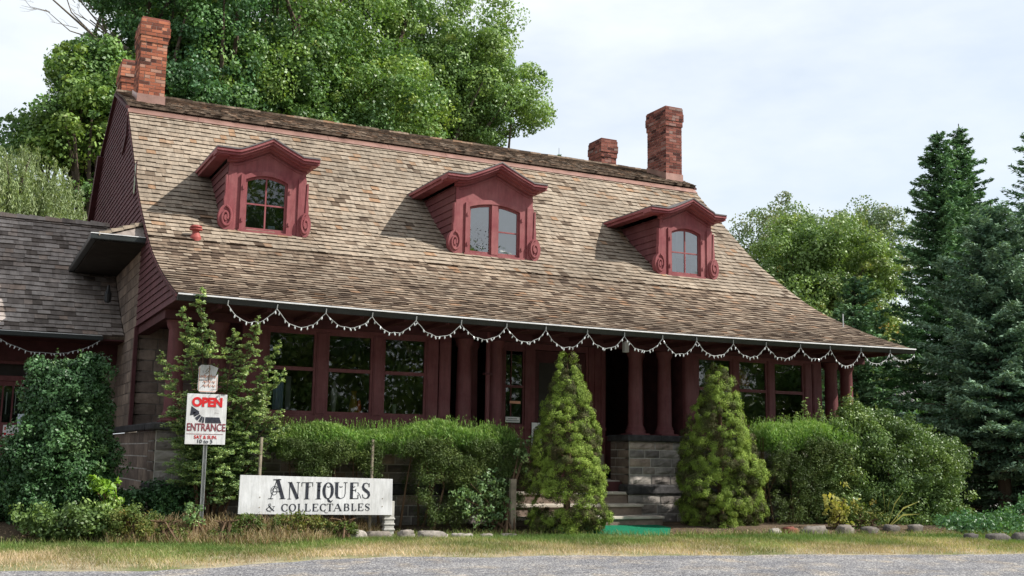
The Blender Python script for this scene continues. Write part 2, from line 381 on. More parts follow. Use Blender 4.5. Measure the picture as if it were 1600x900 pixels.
# ------------------------------------------------------------------ the shop
XL, XR = 2.34, 14.5
PR = [(13.95, 3.13), (14.82, 3.42), (15.54, 3.71), (16.27, 4.04), (16.9, 4.44), (17.51, 4.85), (18.08, 5.27), (18.67, 5.82), (19.31, 6.42), (19.85, 6.92), (20.17, 7.24)]
PEAK = (22.05, 8.10)
BACK = [(2 * PEAK[0] - a, b) for a, b in reversed(PR)]
def arc(profile):
    s = [0]
    for (a, b), (c, d) in zip(profile, profile[1:]): s.append(s[-1] + math.hypot(c - a, d - b))
    return s
def resample(profile, n=80):
    """smooth the measured points"""
    s = np.array(arc(profile)); P = np.array(profile); q = np.linspace(0, s[-1], n)
    y = np.interp(q, s, P[:, 0]); z = np.interp(q, s, P[:, 1])
    k = np.array([1, 2, 3, 4, 3, 2, 1.]); k /= k.sum()
    for _ in range(3):
        yy = np.convolve(np.pad(y, 3, 'edge'), k, 'valid'); zz = np.convolve(np.pad(z, 3, 'edge'), k, 'valid')
        yy[0], yy[-1], zz[0], zz[-1] = y[0], y[-1], z[0], z[-1]; y, z = yy, zz
    return list(zip(y, z))
PRS = resample(PR)
def sag(x, y): return -.045 * math.sin(PI * min(max((x - XL) / (XR - XL), 0), 1)) * min(max((17 - y) / 2.5, 0), 1)
def shingles(name, prof, x0, x1, mat, parent, expo=.115, wr=(.09, .20), thick=.014, side=1, skip=None, sagf=None, matfn=None, ragged=.006, rndshift=None, s_hi=None, s_lo=0, butt=True):
    """courses of separate shingles lying on an extruded profile (list of (y,z), eave first)"""
    S = np.array(arc(prof)); P = np.array(prof)
    def at(s):
        s = min(max(s, 0), S[-1]); return np.interp(s, S, P[:, 0]), np.interp(s, S, P[:, 1])
    mb = MB(); k = 0; s = s_lo; L = S[-1] if s_hi is None else s_hi
    while s < L - .02:
        e = expo * random.uniform(.95, 1.05); s1 = min(s + e * 1.12, L)
        ya, za = at(s); yb, zb = at(s1); dy, dz = yb - ya, zb - za; l = math.hypot(dy, dz) or 1
        ny, nz = -dz / l, dy / l
        if side < 0: ny, nz = -ny, -nz
        x = x0 + random.uniform(-.1, 0) * 0; wave = random.uniform(0, 6)
        while x < x1 - .01:
            wd = random.uniform(*wr); xe = min(x + wd, x1)
            if x1 - xe < .05: xe = x1
            if not (skip and skip((x + xe) / 2, ya, za)):
                j = random.gauss(0, ragged) + .004 * math.sin(x * 1.3 + wave) + (random.uniform(-.02, .01) if random.random() < .03 else 0)
                th = thick * random.uniform(.75, 1.35); tl = random.gauss(0, .0012)
                yj, zj = ya + dy / l * j, za + dz / l * j
                g_ = .0025; a, b = x + g_ * .5, xe - g_ * .5
                sg = sagf((a + b) / 2, ya) if sagf else 0; sg2 = sagf((a + b) / 2, yb) if sagf else 0
                o1, o2 = th + tl, th - tl
                vs = [(a, yj + ny * .0, zj + nz * .0 + sg), (b, yj, zj + sg), (a, yb, zb + sg2), (b, yb, zb + sg2),
                      (a, yj + ny * o1, zj + nz * o1 + sg), (b, yj + ny * o2, zj + nz * o2 + sg), (a, yb + ny * .003, zb + nz * .003 + sg2), (b, yb + ny * .003, zb + nz * .003 + sg2)]
                r = random.random()
                if rndshift: r = rndshift(r, a, s)
                mb.add(vs, [(4, 5, 7, 6)], r); mb.f += [tuple(q + len(mb.v) - 8 for q in ff) for ff in ((0, 1, 5, 4), (0, 4, 6, 2), (1, 3, 7, 5))]; mb.r += [0.0 if butt else r, .1, .1]  # dark butt ends: weathered grain, with course shade put into the colour
            x = xe
        s += e; k += 1
    return mb.build(name, mat, parent)
def slab(name, prof, x0, x1, mat, parent, t=.03, sagf=None, nx=24, drop=.004):
    """underlay below the shingles"""
    xs_ = np.linspace(x0, x1, nx); P = np.array(prof); mb = MB(); n = len(P)
    vs = []
    for x in xs_:
        for (y, z) in P: vs.append((x, y, z - drop + (sagf(x, y) if sagf else 0)))
        for (y, z) in P: vs.append((x, y, z - drop - t + (sagf(x, y) if sagf else 0)))
    fs = []; m2 = 2 * n
    for i in range(nx - 1):
        for k in range(n - 1):
            fs.append((i * m2 + k, i * m2 + k + 1, (i + 1) * m2 + k + 1, (i + 1) * m2 + k))
            fs.append((i * m2 + n + k, (i + 1) * m2 + n + k, (i + 1) * m2 + n + k + 1, i * m2 + n + k + 1))
        fs.append((i * m2, (i + 1) * m2, (i + 1) * m2 + n, i * m2 + n))
        fs.append((i * m2 + n - 1, i * m2 + 2 * n - 1, (i + 1) * m2 + 2 * n - 1, (i + 1) * m2 + n - 1))
    for i in (0, nx - 1):
        for k in range(n - 1): fs.append((i * m2 + k, i * m2 + n + k, i * m2 + n + k + 1, i * m2 + k + 1))
    return mb.add(vs, fs, .3).build(name, mat, parent)
def ashlar(name, mat, parent, runs, rows, axis='y', rough=.03, wr=(.25, .5), gap=.017, nsub=(7, 4), out=-1, mortar='mortar', depth=.12):
    """rock-faced masonry: runs = list of (u0,u1,w) at plane w; rows = list of z levels. out=-1 faces -axis"""
    mb = MB(); bk = MB()
    for (u0, u1, wq) in runs:
        for z0, z1 in zip(rows, rows[1:]):
            u = u0
            while u < u1 - .01:
                ue = min(u + random.uniform(*wr), u1)
                if u1 - ue < .12: ue = u1
                r = random.random(); nx, nz = nsub; ph = random.uniform(0, 50)
                a, b, c, d = u + gap / 2, ue - gap / 2, z0 + gap / 2, z1 - gap / 2
                vs = []
                for jj in range(nz + 1):
                    for ii in range(nx + 1):
                        fu, fz = ii / nx, jj / nz
                        e = min(1, 4 * min(fu, 1 - fu)) * min(1, 3 * min(fz, 1 - fz)) if rough else 1
                        o_ = .008 + (rough * e * (.55 + .45 * float(fbm(ph + (a + fu * (b - a)) * 14, ph * 2 + fz * 3.1, 1))) if rough else random.uniform(0, .001))
                        uu, zz, ww = a + fu * (b - a), c + fz * (d - c), wq + out * o_
                        vs.append((uu, ww, zz) if axis == 'y' else (ww, uu, zz))
                fs = [(j_ * (nx + 1) + i_, j_ * (nx + 1) + i_ + 1, (j_ + 1) * (nx + 1) + i_ + 1, (j_ + 1) * (nx + 1) + i_) for j_ in range(nz) for i_ in range(nx)]
                # skirt back to the mortar
                ring = [i_ for i_ in range(nx + 1)] + [j_ * (nx + 1) + nx for j_ in range(1, nz + 1)] + [nz * (nx + 1) + i_ for i_ in range(nx - 1, -1, -1)] + [j_ * (nx + 1) for j_ in range(nz - 1, 0, -1)]
                base = len(vs)
                for q in ring:
                    v = vs[q]; vs.append((v[0], wq, v[2]) if axis == 'y' else (wq, v[1], v[2]))
                fs += [(ring[q], base + q, base + (q + 1) % len(ring), ring[(q + 1) % len(ring)]) for q in range(len(ring))]
                mb.add(vs, fs, r); u = ue
        w2 = wq - out * depth
        if axis == 'y': bk.box(u0, u1, min(wq, w2), max(wq, w2), rows[0], rows[-1])
        else: bk.box(min(wq, w2), max(wq, w2), u0, u1, rows[0], rows[-1])
    st = mb.build(name, mat, parent); bk.build('mortar_bed', M[mortar], st); return st

shop = thing('shop_house', (8.42, 18.0, 0), 'old red-trimmed antique shop with gambrel shingle roof, three dormers and four brick chimneys', 'house')

# --- main front roof (flared)
DORM = [(3.54, 4.77), (7.42, 8.90), (11.60, 12.78)]
def skipd(x, y, z):
    return any(a + .03 < x < b - .03 and 17.3 < y < 18.75 for a, b in DORM)
def shift(r, x, s):      # browner towards the flare and the right-hand eave, worn patches
    p = .5 + .5 * float(fbm(x * .9, s * 1.3, 1)) / 1.5
    lo = .30 * smst(3.3, .3, s) + .16 * p * smst(4.6, 2.0, s)
    r = r ** (1 + 1.6 * float(lo))
    if random.random() < .02: r = 1.0
    if s > 6.4 and random.random() < .06: r = .99
    wet = math.sin(x * 2.1 + 2 * math.sin(x * .7)) > .75
    if wet and s < 4.2 and random.random() < .45: r *= .45
    return min(1, max(0, r))
PRmain = PRS
roof = slab('front_roof', PRmain, XL, XR, M['shingle_dark'], shop, .05, sag, 30)
SLEN = arc(PRmain)[-1]
shingles('lower_shingles', PRmain, XL - .02, XR + .02, M['shingle_low'], roof, .135, (.08, .19), .018, 1, None, sag, rndshift=shift, s_hi=3.0, ragged=.008)
shingles('upper_shingles', PRmain, XL - .02, XR + .02, M['shingle'], roof, .148, (.09, .21), .020, 1, skipd, sag, rndshift=shift, s_lo=3.0, s_hi=SLEN - .10)
# back roof and upper slopes
slab('rear_roof', BACK, XL, XR, M['shingle_dark'], shop, .05)
UP = [(20.10, 7.31), (20.9, 7.67), PEAK]
ur = slab('upper_roof', UP, XL - .04, XR + .04, M['shingle_dark'], shop, .045)
shingles('old_shingles', UP, XL - .05, XR + .05, M['shingle_dark'], ur, .085, (.06, .15), .012, 1, ragged=.016, butt=False)
UPB = [(2 * PEAK[0] - a, b) for a, b in UP]
slab('upper_rear_roof', UPB, XL - .04, XR + .04, M['shingle_dark'], shop, .045)
mb = MB(); x = XL - .05
while x < XR + .05:
    wd = random.uniform(.18, .3); mb.hexa([(x, PEAK[0] - .11, PEAK[1] - .045), (x + wd, PEAK[0] - .11, PEAK[1] - .045), (x, PEAK[0] + .11, PEAK[1] - .045), (x + wd, PEAK[0] + .11, PEAK[1] - .045),
        (x, PEAK[0] - .09, PEAK[1] + random.uniform(0, .02)), (x + wd, PEAK[0] - .09, PEAK[1] + .012), (x, PEAK[0] + .09, PEAK[1] + .01), (x + wd, PEAK[0] + .09, PEAK[1] + .01)]); x += wd - .01
mb.build('ridge_cap', M['shingle_dark'], shop)
# copper flashing under the break
(yb, zb), (yc, zc) = PRmain[-1], PRmain[-5]
def atS(s):
    S = arc(PRmain); P = np.array(PRmain); return float(np.interp(s, S, P[:, 0])), float(np.interp(s, S, P[:, 1]))
y0, z0 = atS(SLEN - .17); y1, z1 = atS(SLEN)
dl = math.hypot(y1 - y0, z1 - z0); ny, nz = -(z1 - z0) / dl, (y1 - y0) / dl
mb = MB()
for i in range(10):
    a = XL - .03 + (XR - XL + .06) * i / 10; b = XL - .03 + (XR - XL + .06) * (i + 1) / 10 - .006
    o0 = .030; mb.hexa([(a, y0 + ny * .016, z0 + nz * .016), (b, y0 + ny * .016, z0 + nz * .016), (a, y1, z1), (b, y1, z1),
        (a, y0 + ny * o0, z0 + nz * o0), (b, y0 + ny * o0, z0 + nz * o0), (a, y1 + ny * .028, z1 + nz * .028), (b, y1 + ny * .028, z1 + nz * .028)])
    mb.hexa([(a, y0 + ny * .016 - .012, z0 - .018), (b, y0 + ny * .016 - .012, z0 - .018), (a, y0 + ny * .02, z0), (b, y0 + ny * .02, z0),
        (a, y0 + ny * o0 - .03, z0 - .004), (b, y0 + ny * o0 - .03, z0 - .004), (a, y0 + ny * o0, z0 + nz * o0 + .004), (b, y0 + ny * o0, z0 + nz * o0 + .004)])
mb.build('copper_flashing', M['copper'], shop)
# red vent on the roof
prv = [(.075, -.08), (.075, 0), (.055, .05), (.045, .075), (.045, .10), (.085, .115), (.085, .135), (.05, .14), (.05, .15), (.08, .155), (.075, .175), (.04, .19)]
mb = MB().lathe([(r * 1.12, 4.37 + z) for r, z in prv], 3.01, 16.76, 18)
(lambda *a: 0)([(2.88, 16.6, 4.275), (3.14, 16.6, 4.275), (2.88, 16.9, 4.455), (3.14, 16.9, 4.455), (2.88, 16.6, 4.30), (3.14, 16.6, 4.30), (2.88, 16.9, 4.48), (3.14, 16.9, 4.48)])
tag(mb.build('roof_vent', M['red_vent'], shop), None, None)
tag(MB().tube([(14.3, 15.3, 3.6), (14.3, 15.3, 3.86)], .012, 6).build('vent_pipe', M['steel'], shop), None, None)

# --- gutter, soffit, rake boards
def sagx(x): return sag(x, 13.95)
mb = MB(); lip = MB(); NSEG = 26
for i in range(NSEG):
    a = XL - .02 + (XR - XL + .06) * i / NSEG; b = XL - .02 + (XR - XL + .06) * (i + 1) / NSEG; sa, sb = sagx(a), sagx(b)
    def hx(y0, y1, z0, z1, y0b=None):
        yb0 = y0 if y0b is None else y0b
        return [(a, yb0, z0 + sa), (b, yb0, z0 + sb), (a, y1, z0 + sa), (b, y1, z0 + sb), (a, y0, z1 + sa), (b, y0, z1 + sb), (a, y1, z1 + sa), (b, y1, z1 + sb)]
    mb.hexa(hx(13.845, 13.94, 3.035, 3.105, 13.88), .5); lip.hexa(hx(13.830, 13.858, 3.102, 3.120), .5)
gt = mb.build('gutter', M['gutter'], shop); lip.build('gutter_lip', M['gutter_lip'], gt)
mb = MB(); mb.box(XL + .02, XR - .02, 13.96, 17.4, 3.045, 3.075); mb.box(XL + .02, XR - .02, 14.98, 15.16, 2.93, 3.045)
mb.box(XL + .02, XL + .18, 15.16, 17.38, 2.93, 3.045); mb.box(XR - .18, XR - .02, 15.16, 17.38, 2.93, 3.045)
k = XL + .5
while k < XR - .3:
    mb.box(k, k + .05, 14.0, 14.97, 2.985, 3.046); k += .62
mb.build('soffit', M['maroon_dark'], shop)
# gable siding (horizontal clapboards) both ends
def yfront(z):
    P = PRmain + [PEAK]
    for (a, b), (c, d) in zip(P, P[1:]):
        if b <= z <= d: return a + (c - a) * (z - b) / (d - b)
    return None
for xx, sgn in ((XL, -1), (XR, 1)):
    mb = MB(); z = 3.05; h = .098
    while z < 8.02:
        zt = min(z + h, 8.08); ya0 = yfront(max(z, 3.135)); ya1 = yfront(max(zt, 3.135)) or PEAK[0]
        if ya0 is None: break
        yb0 = 2 * PEAK[0] - ya0 if z > 4.25 else 17.42; yb1 = 2 * PEAK[0] - ya1 if z > 4.25 else 17.42
        t = .02
        mb.hexa([(xx, ya0 + .015, z), (xx + sgn * t, ya0 + .015, z), (xx, yb0 - .015, z), (xx + sgn * t, yb0 - .015, z),
                 (xx, ya1 + .015, zt), (xx + sgn * .004, ya1 + .015, zt), (xx, yb1 - .015, zt), (xx + sgn * .004, yb1 - .015, zt)])
        z += h
    gb = mb.build('gable_wall', M['siding'], shop)
    bk = MB(); poly = [(y, z) for y, z in PRmain] + [PEAK] + [(y, z) for y, z in BACK if z > 4.25] + [(2 * PEAK[0] - yfront(4.25), 4.25), (17.42, 4.25), (17.42, 3.05), (13.96, 3.05)]
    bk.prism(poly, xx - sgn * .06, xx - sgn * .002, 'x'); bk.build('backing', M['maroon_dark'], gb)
    # rake trims
    rk = MB(); P2 = [(y, z) for y, z in PRmain[::4]] + [(PRmain[-1][0], PRmain[-1][1])]
    for (a, b), (c, d) in zip(P2, P2[1:]):
        rk.hexa([(xx, a, b - .055), (xx + sgn * .035, a, b - .055), (xx, c, d - .06), (xx + sgn * .035, c, d - .06), (xx, a, b - .008), (xx + sgn * .035, a, b - .008), (xx, c, d - .008), (xx + sgn * .035, c, d - .008)])
    rk.build('front_rake_board', M['maroon_dark'], gb)
    rk = MB(); B2 = [(y, z) for y, z in BACK[::2]]
    for (a, b), (c, d) in zip(B2, B2[1:]):
        if d < 3.4: continue
        rk.hexa([(xx, a - .16, b - .05), (xx + sgn * .12, a - .16, b - .05), (xx, c - .16, d - .05), (xx + sgn * .12, c - .16, d - .05), (xx, a + .06, b + .02), (xx + sgn * .12, a + .06, b + .02), (xx, c + .06, d + .02), (xx + sgn * .12, c + .06, d + .02)])
    for (a, b), (c, d) in ((UP[0], UP[2]), (UPB[0], UPB[2])):
        rk.hexa([(xx, a, b - .10), (xx + sgn * .07, a, b - .10), (xx, c, d - .10), (xx + sgn * .07, c, d - .10), (xx, a, b - .05), (xx + sgn * .07, a, b - .05), (xx, c, d - .05), (xx + sgn * .07, c, d - .05)])
    rk.build('rear_rake_board', M['maroon_dark'], gb)
    if sgn < 0:
        w_ = MB().box(xx - .03, xx - .018, 18.42, 18.62, 5.30, 5.85).build('gable_window', M['maroon_dark'], shop)
        MB().box(xx - .033, xx - .0301, 18.45, 18.59, 5.33, 5.82).build('pane', M['old_glass'], w_)
        mb = MB().prism([(20.0, 7.1), (20.06, 7.1), (20.12, 6.75), (20.45, 6.52), (20.4, 6.42), (19.98, 6.66)], xx - .05, xx - .018, 'x')
        mb.build('carved_bracket', M['maroon_dark'], shop)

# --- dormers
def make_dormer(x0, x1, xa, xb, panes, backing, hoodx, peak=6.10, eave=5.86):
    """x0..x1 outer scroll span, xa..xb body, panes list of sashes"""
    xc = (xa + xb) / 2; yf = 17.18
    hl, hr = hoodx; fl = .30
    def hood(t):  # z of hood top along x
        if t < hl + fl: return eave
        if t > hr - fl: return eave
        h = (hr - hl - 2 * fl) / 2; u = 1 - abs(t - xc) / h
        u = max(0, min(1, u)); return eave + (peak - eave) * (u ** 1.12)
    xs_ = sorted(set([hl, hl + fl * .9] + list(np.linspace(hl + fl, hr - fl, 17)) + [xc, hr - fl * .9, hr]))
    path = [(t, hood(t)) for t in xs_]
    # face wall with the window opening
    ox0, ox1 = panes[0][0] - .035, panes[-1][1] + .035; oz0 = 4.66
    rise = .085; oc = (ox0 + ox1) / 2; ow = (ox1 - ox0) / 2
    def arch(t): return 5.46 + rise * (1 - ((t - oc) / ow) ** 2) if abs(t - oc) <= ow else 5.46
    mb = MB(); T = sorted(set([xa, xb] + list(np.linspace(ox0, ox1, 15))))
    for a, b in zip(T, T[1:]):
        za, zb_ = hood(a) - .12, hood(b) - .12
        inside = a >= ox0 - 1e-6 and b <= ox1 + 1e-6
        lo0, lo1 = (arch(a), arch(b)) if inside else (4.35, 4.35)
        mb.hexa([(a, yf, lo0), (b, yf, lo1), (a, yf + .06, lo0), (b, yf + .06, lo1), (a, yf, za), (b, yf, zb_), (a, yf + .06, za), (b, yf + .06, zb_)], .5)
        if inside: mb.box(a, b, yf, yf + .06, 4.35, oz0, .5)
    d = mb.build('dormer', M['red_trim'], shop)
    # cheeks with clapboards
    for xx, sg in ((xa, -1), (xb, 1)):
        mb = MB(); z = 4.55
        while z < eave - .13:
            zt = min(z + .125, eave - .12)
            mb.hexa([(xx, yf + .02, z), (xx + sg * .02, yf + .02, z), (xx, 19.3, z), (xx + sg * .02, 19.3, z), (xx, yf + .02, zt), (xx + sg * .004, yf + .02, zt), (xx, 19.3, zt), (xx + sg * .004, 19.3, zt)]); z = zt if zt < eave - .125 else 9
        mb.box(xx - sg * .03 if sg > 0 else xx, xx if sg > 0 else xx + .03, yf + .06, 19.3, 4.4, eave - .12, .4)
        mb.build('cheek', M['maroon'], d)
    # hood mouldings
    yh = yf - .26
    mb = MB(); mb.sweep(path, [(yh, -.045), (yh, 0), (yh + .30, 0), (yh + .30, -.045)])
    mb.sweep(path, [(yh + .03, -.085), (yh + .03, -.045), (yh + .30, -.045), (yh + .30, -.085)])
    for sg, xx in ((1, hl), (-1, hr)):
        a0, a1 = (xx, xx + sg * .20); lo_, hi_ = min(a0, a1), max(a0, a1)
        mb.box(min(xx, xx + sg * .035), max(xx, xx + sg * .035), yh + .3, 19.05, eave - .045, eave + .0, .5)
        mb.box(min(xx + sg * .03, xx + sg * .06), max(xx + sg * .03, xx + sg * .06), yh + .3, 19.05, eave - .085, eave - .045, .5)
        mb.box(min(xx + sg * .03, xx + sg * .21), max(xx + sg * .03, xx + sg * .21), yh + .05, 19.2, eave - .10, eave - .086, .4)
    mb.build('hood', M['red_trim'], d)
    # lower bed mould and frieze outline on the face
    mb = MB(); p2 = [(t, z) for t, z in path if xa - .02 <= t <= xb + .02]; p2 = [(xa - .035, hood(xa))] + p2 + [(xb + .035, hood(xb))]
    mb.sweep(p2, [(yf - .16, -.115), (yf - .16, -.087), (yf + .02, -.087), (yf + .02, -.115)])
    mb.sweep(p2, [(yf - .07, -.15), (yf - .07, -.115), (yf + .02, -.115), (yf + .02, -.15)])
    inset = [(xa + .06, hood(xa) - .105)] + [(t, z - .105) for t, z in path if xa + .12 <= t <= xb - .12] + [(xb - .06, hood(xb) - .105)]
    mb.sweep(inset, [(yf - .018, -.10), (yf - .018, -.075), (yf, -.075), (yf, -.10)])
    mb.build('cornice', M['red_trim'], d)
    # roof covering
    mb = MB(); mb.sweep(path, [(yh - .012, .0), (yh - .012, .022), (19.6, .022), (19.6, .0)]); mb.build('hood_roof', M['lead'], d)
    # corner boards
    for xx in (xa, xb):
        a, b = (xx - .012, xx + .12) if xx == xa else (xx - .12, xx + .012)
        MB().box(a, b, yf - .022, yf, 4.62, 5.56, .5).build('corner_board', M['red_trim'], d, bevel=.004)
    # window surround with arch
    mb = MB(); fw_ = .075; A = np.linspace(ox0, ox1, 15)
    for a, b in zip(A, A[1:]):
        mb.hexa([(a, yf - .03, arch(a)), (b, yf - .03, arch(b)), (a, yf, arch(a)), (b, yf, arch(b)), (a, yf - .03, arch(a) + fw_), (b, yf - .03, arch(b) + fw_), (a, yf, arch(a) + fw_), (b, yf, arch(b) + fw_)], .5)
    mb.box(ox0 - fw_, ox0, yf - .03, yf, 4.62, 5.46 + fw_ * .9, .5); mb.box(ox1, ox1 + fw_, yf - .03, yf, 4.62, 5.46 + fw_ * .9, .5)
    mb.box(ox0 - fw_ - .02, ox1 + fw_ + .02, yf - .045, yf - .0305, 4.60, 4.645, .5)
    for xx in (ox0 - fw_ * .5, ox1 + fw_ * .5):
        for zz in (4.80, 5.32): mb.box(xx - .012, xx + .012, yf - .045, yf - .0302, zz - .03, zz + .03, .5)
    mb.build('window_surround', M['red_trim'], d)
    for (pa, pb, muntins, mid) in panes:
        mb = MB(); B = np.linspace(pa - .03, pb + .03, 9); t = .028
        for a, b in zip(B, B[1:]):
            mb.hexa([(a, yf + .015, arch(a) - t - .012), (b, yf + .015, arch(b) - t - .012), (a, yf + .045, arch(a) - t - .012), (b, yf + .045, arch(b) - t - .012), (a, yf + .015, arch(a) + .01), (b, yf + .015, arch(b) + .01), (a, yf + .045, arch(a) + .01), (b, yf + .045, arch(b) + .01)], .5)
        mb.box(pa - .04, pa, yf + .014, yf + .046, 4.655, arch(pa), .5); mb.box(pb, pb + .04, yf + .014, yf + .046, 4.655, arch(pb), .5)
        mb.box(pa, pb, yf + .013, yf + .047, 4.655, 4.70, .5)
        if muntins: mb.box((pa + pb) / 2 - .012, (pa + pb) / 2 + .012, yf + .017, yf + .043, 4.70, arch((pa + pb) / 2) - .03, .5)
        if mid: mb.box(pa, pb, yf + .018, yf + .042, mid - .012, mid + .012, .5)
        sh = mb.build('sash', M['red_trim'], d)
    for (pa, pb, muntins, mid) in panes:
        npmesh('pane', [(pa - .01, yf + .03, 4.69), (pb + .01, yf + .03, 4.69), (pb + .01, yf + .03, 5.55), (pa - .01, yf + .03, 5.55)], [(0, 1, 2, 3)], M['glass_bright'] if backing != 'dark_room' else M['glass'], d)
    if len(panes) == 2: MB().box(panes[0][1] + .03, panes[1][0] - .03, yf - .02, yf + .05, 4.66, arch(xc) - .0, .5).build('centre_mullion', M['red_trim'], d)
    MB().box(xa + .04, xb - .04, yf + .16, yf + .175, 4.5, 5.62).build('dark_backing', M['dark_room'], d)  # dark sheet standing in for the unlit room behind the glass
    if len(panes) == 2:
        MB().box(panes[1][0] - .05, panes[1][1] + .05, yf + .055, yf + .065, 4.62, 5.6).build('pale_sheet', M['pale_sheet'], d)  # pale sheets behind both panes stand in for the mirrored sky
        MB().box(panes[0][0] - .05, panes[0][1] + .05, yf + .055, yf + .065, 4.62, 5.6).build('pale_sheet', M['cloth_blue'], d)
        rg = np.random.default_rng(2); V = []
        for i in range(420):
            c = np.array([rg.normal((panes[0][0] + panes[0][1]) / 2, .09), yf + .036 + rg.random() * .012, 4.74 + abs(rg.normal(0, .17)) if i % 3 else 5.12 - rg.random() * .35]); t_ = rg.normal(size=3); t_[1] *= .2; t_ = t_ / np.linalg.norm(t_) * .042; b_ = np.array([t_[2], 0, -t_[0]]) * .5
            c[0] = min(max(c[0], panes[0][0]), panes[0][1]); V += [c - t_, c + b_, c + t_, c - b_]
        npmesh('tree_reflection', V, np.arange(len(V)).reshape(-1, 4), M['rubber'], d)  # black leaves stand in for the tree mirrored in the left pane
    elif backing == 'pale_sheet':
        MB().box(panes[0][0] - .05, panes[0][1] + .05, yf + .075, yf + .085, 4.98, 5.6).build('pale_sheet', M['pale_sheet'], d)  # upper sheet and side strips imitate sky reflected in the pane
        MB().box(panes[0][0] - .05, panes[0][0] + .12, yf + .058, yf + .066, 4.62, 5.6).build('pale_strip', M['cloth_blue'], d)
        MB().box(panes[0][1] - .14, panes[0][1] + .05, yf + .058, yf + .066, 4.62, 5.6).build('pale_strip', M['cloth_blue'], d)
    else:
        MB().box(4.22, 4.33, yf + .12, yf + .15, 4.66, 4.78).build('pale_object', M['cloth_blue'], d)
    # scroll brackets
    for sg, xe, xs2 in ((-1, xa, x0), (1, xb, x1)):
        rx = abs(xs2 - xe) / 2 + .045; cx = xe + sg * (abs(xs2 - xe) - rx); cz = 4.815; rz = .20
        n_ = 28
        ring = [(cx + rx * math.cos(2 * PI * i / n_), cz + rz * math.sin(2 * PI * i / n_)) for i in range(n_)]
        mb = MB().prism(ring, yf - .05, yf + .06, 'y', .5)
        # upper tapering shoulder
        mb.prism([(xe, 4.86), (xe + sg * .02, 5.5), (xe + sg * .045, 5.5), (xe + sg * .045, 5.2), (xe + sg * .06, 5.12), (xe + sg * .055, 5.0), (cx + sg * rx * .7, 4.93)], yf - .035, yf + .05, 'y', .5)
        # raised spiral
        sp = []
        for i in range(40):
            t = i / 39; ang = PI * .5 - sg * (-1) * t * 2 * PI * 1.35 * (1); k_ = (1 - t * .72)
            sp.append((cx + (rx - .022) * k_ * math.cos(ang), yf - .056, cz + (rz - .025) * k_ * math.sin(ang)))
        mb.tube(sp, .021, 6)
        mb.prism([(cx + .03 * math.cos(2 * PI * i / 12), cz - .01 + .05 * math.sin(2 * PI * i / 12)) for i in range(12)], yf - .068, yf - .0505, 'y', .5)
        mb.build('scroll_bracket', M['red_trim'], d)
    return d
dd = make_dormer(3.40, 4.87, 3.54, 4.77, [(3.84, 4.44, True, 5.08)], 'dark_room', (3.29, 4.92))
dd['label'] = 'left dormer with dark four-light window'
dd = make_dormer(7.27, 9.04, 7.42, 8.90, [(7.70, 8.06, False, None), (8.24, 8.60, False, 5.08)], 'pale_sheet', (7.15, 9.06), peak=6.24, eave=5.95)
dd['label'] = 'middle dormer with paired sky-reflecting sashes'
dd = make_dormer(11.46, 12.92, 11.60, 12.78, [(11.88, 12.48, True, 5.08)], 'pale_sheet', (11.25, 12.96), peak=6.08, eave=5.83)
dd['label'] = 'right dormer with pale four-light window'

# --- chimneys
def brick_stack(name, x0, x1, y0, y1, z0, z1, mat, parent, corbel=3, flash='copper', label=None):
    mb = MB(); h = .062; z = z0; core = MB().box(x0 + .012, x1 - .012, y0 + .012, y1 - .012, z0 - .5, z1 - .03)
    rows = int((z1 - z0) / h)
    for r in range(rows):
        k = rows - r; o = 0
        if corbel and k <= 7: o = .018
        if corbel and k <= 5: o = .034 if k > 2 else .022
        X0, X1, Y0, Y1 = x0 - o, x1 + o, y0 - o, y1 + o; zz = z0 + r * h
        for (a, b, side) in ((X0, X1, 0), (X0, X1, 1), (Y0, Y1, 2), (Y0, Y1, 3)):
            u = a - (.10 if r % 2 else 0)
            while u < b - .005:
                ul = .195 if (r + side) % 5 else .095
                ue = min(u + ul, b); uu = max(u, a)
                if ue - uu > .015:
                    j = random.uniform(-.003, .004); g_ = .005; d_ = .05
                    za, zb_ = zz + g_, zz + h - g_
                    if side == 0: mb.box(uu + g_, ue - g_, Y0 - j, Y0 + d_, za, zb_)
                    elif side == 1: mb.box(uu + g_, ue - g_, Y1 - d_, Y1 + j, za, zb_)
                    elif side == 2: mb.box(X0 - j, X0 + d_, uu + g_, ue - g_, za, zb_)
                    else: mb.box(X1 - d_, X1 + j, uu + g_, ue - g_, za, zb_)
                u += ul
        core.box(X0 + .006, X1 - .006, Y0 + .006, Y1 - .006, zz, zz + h)
    c = mb.build('chimney', mat, parent); core.build('mortar_core', M['brick_mortar'], c)
    MB().box(x0 - .01, x1 + .01, y0 - .01, y1 + .01, z1 - .035, z1 + .015).box(x0 + .1, x1 - .1, y0 + .1, y1 - .1, z1 + .015, z1 + .04).build('chimney_cap', M['brick_red'], c, bevel=.006)
    zf = lambda y: 7.31 + (y - 20.1) * (8.10 - 7.31) / 1.95
    fl = MB().box(x0 - .015, x1 + .015, y0 - .02, y0 - .002, z0 - .2, max(zf(y0), 0) + .17 if y0 < 22 else z0)
    if y0 < 22:
        t = .017
        for xx in (x0 - t, x1 + .002):
            fl.hexa([(xx, y0, zf(y0) - .1), (xx + t - .002, y0, zf(y0) - .1), (xx, y1, zf(y1) - .1), (xx + t - .002, y1, zf(y1) - .1), (xx, y0, zf(y0) + .17), (xx + t - .002, y0, zf(y0) + .17), (xx, y1, zf(y1) + .15), (xx + t - .002, y1, zf(y1) + .15)])
        fl.build('flashing', M[flash], c)
    if label: c['label'] = label
    return c
brick_stack('chimney', 2.50, 2.965, 20.42, 21.12, 7.30, 9.06, M['brick'], shop, 3, 'copper', 'tall orange brick chimney at the left gable')
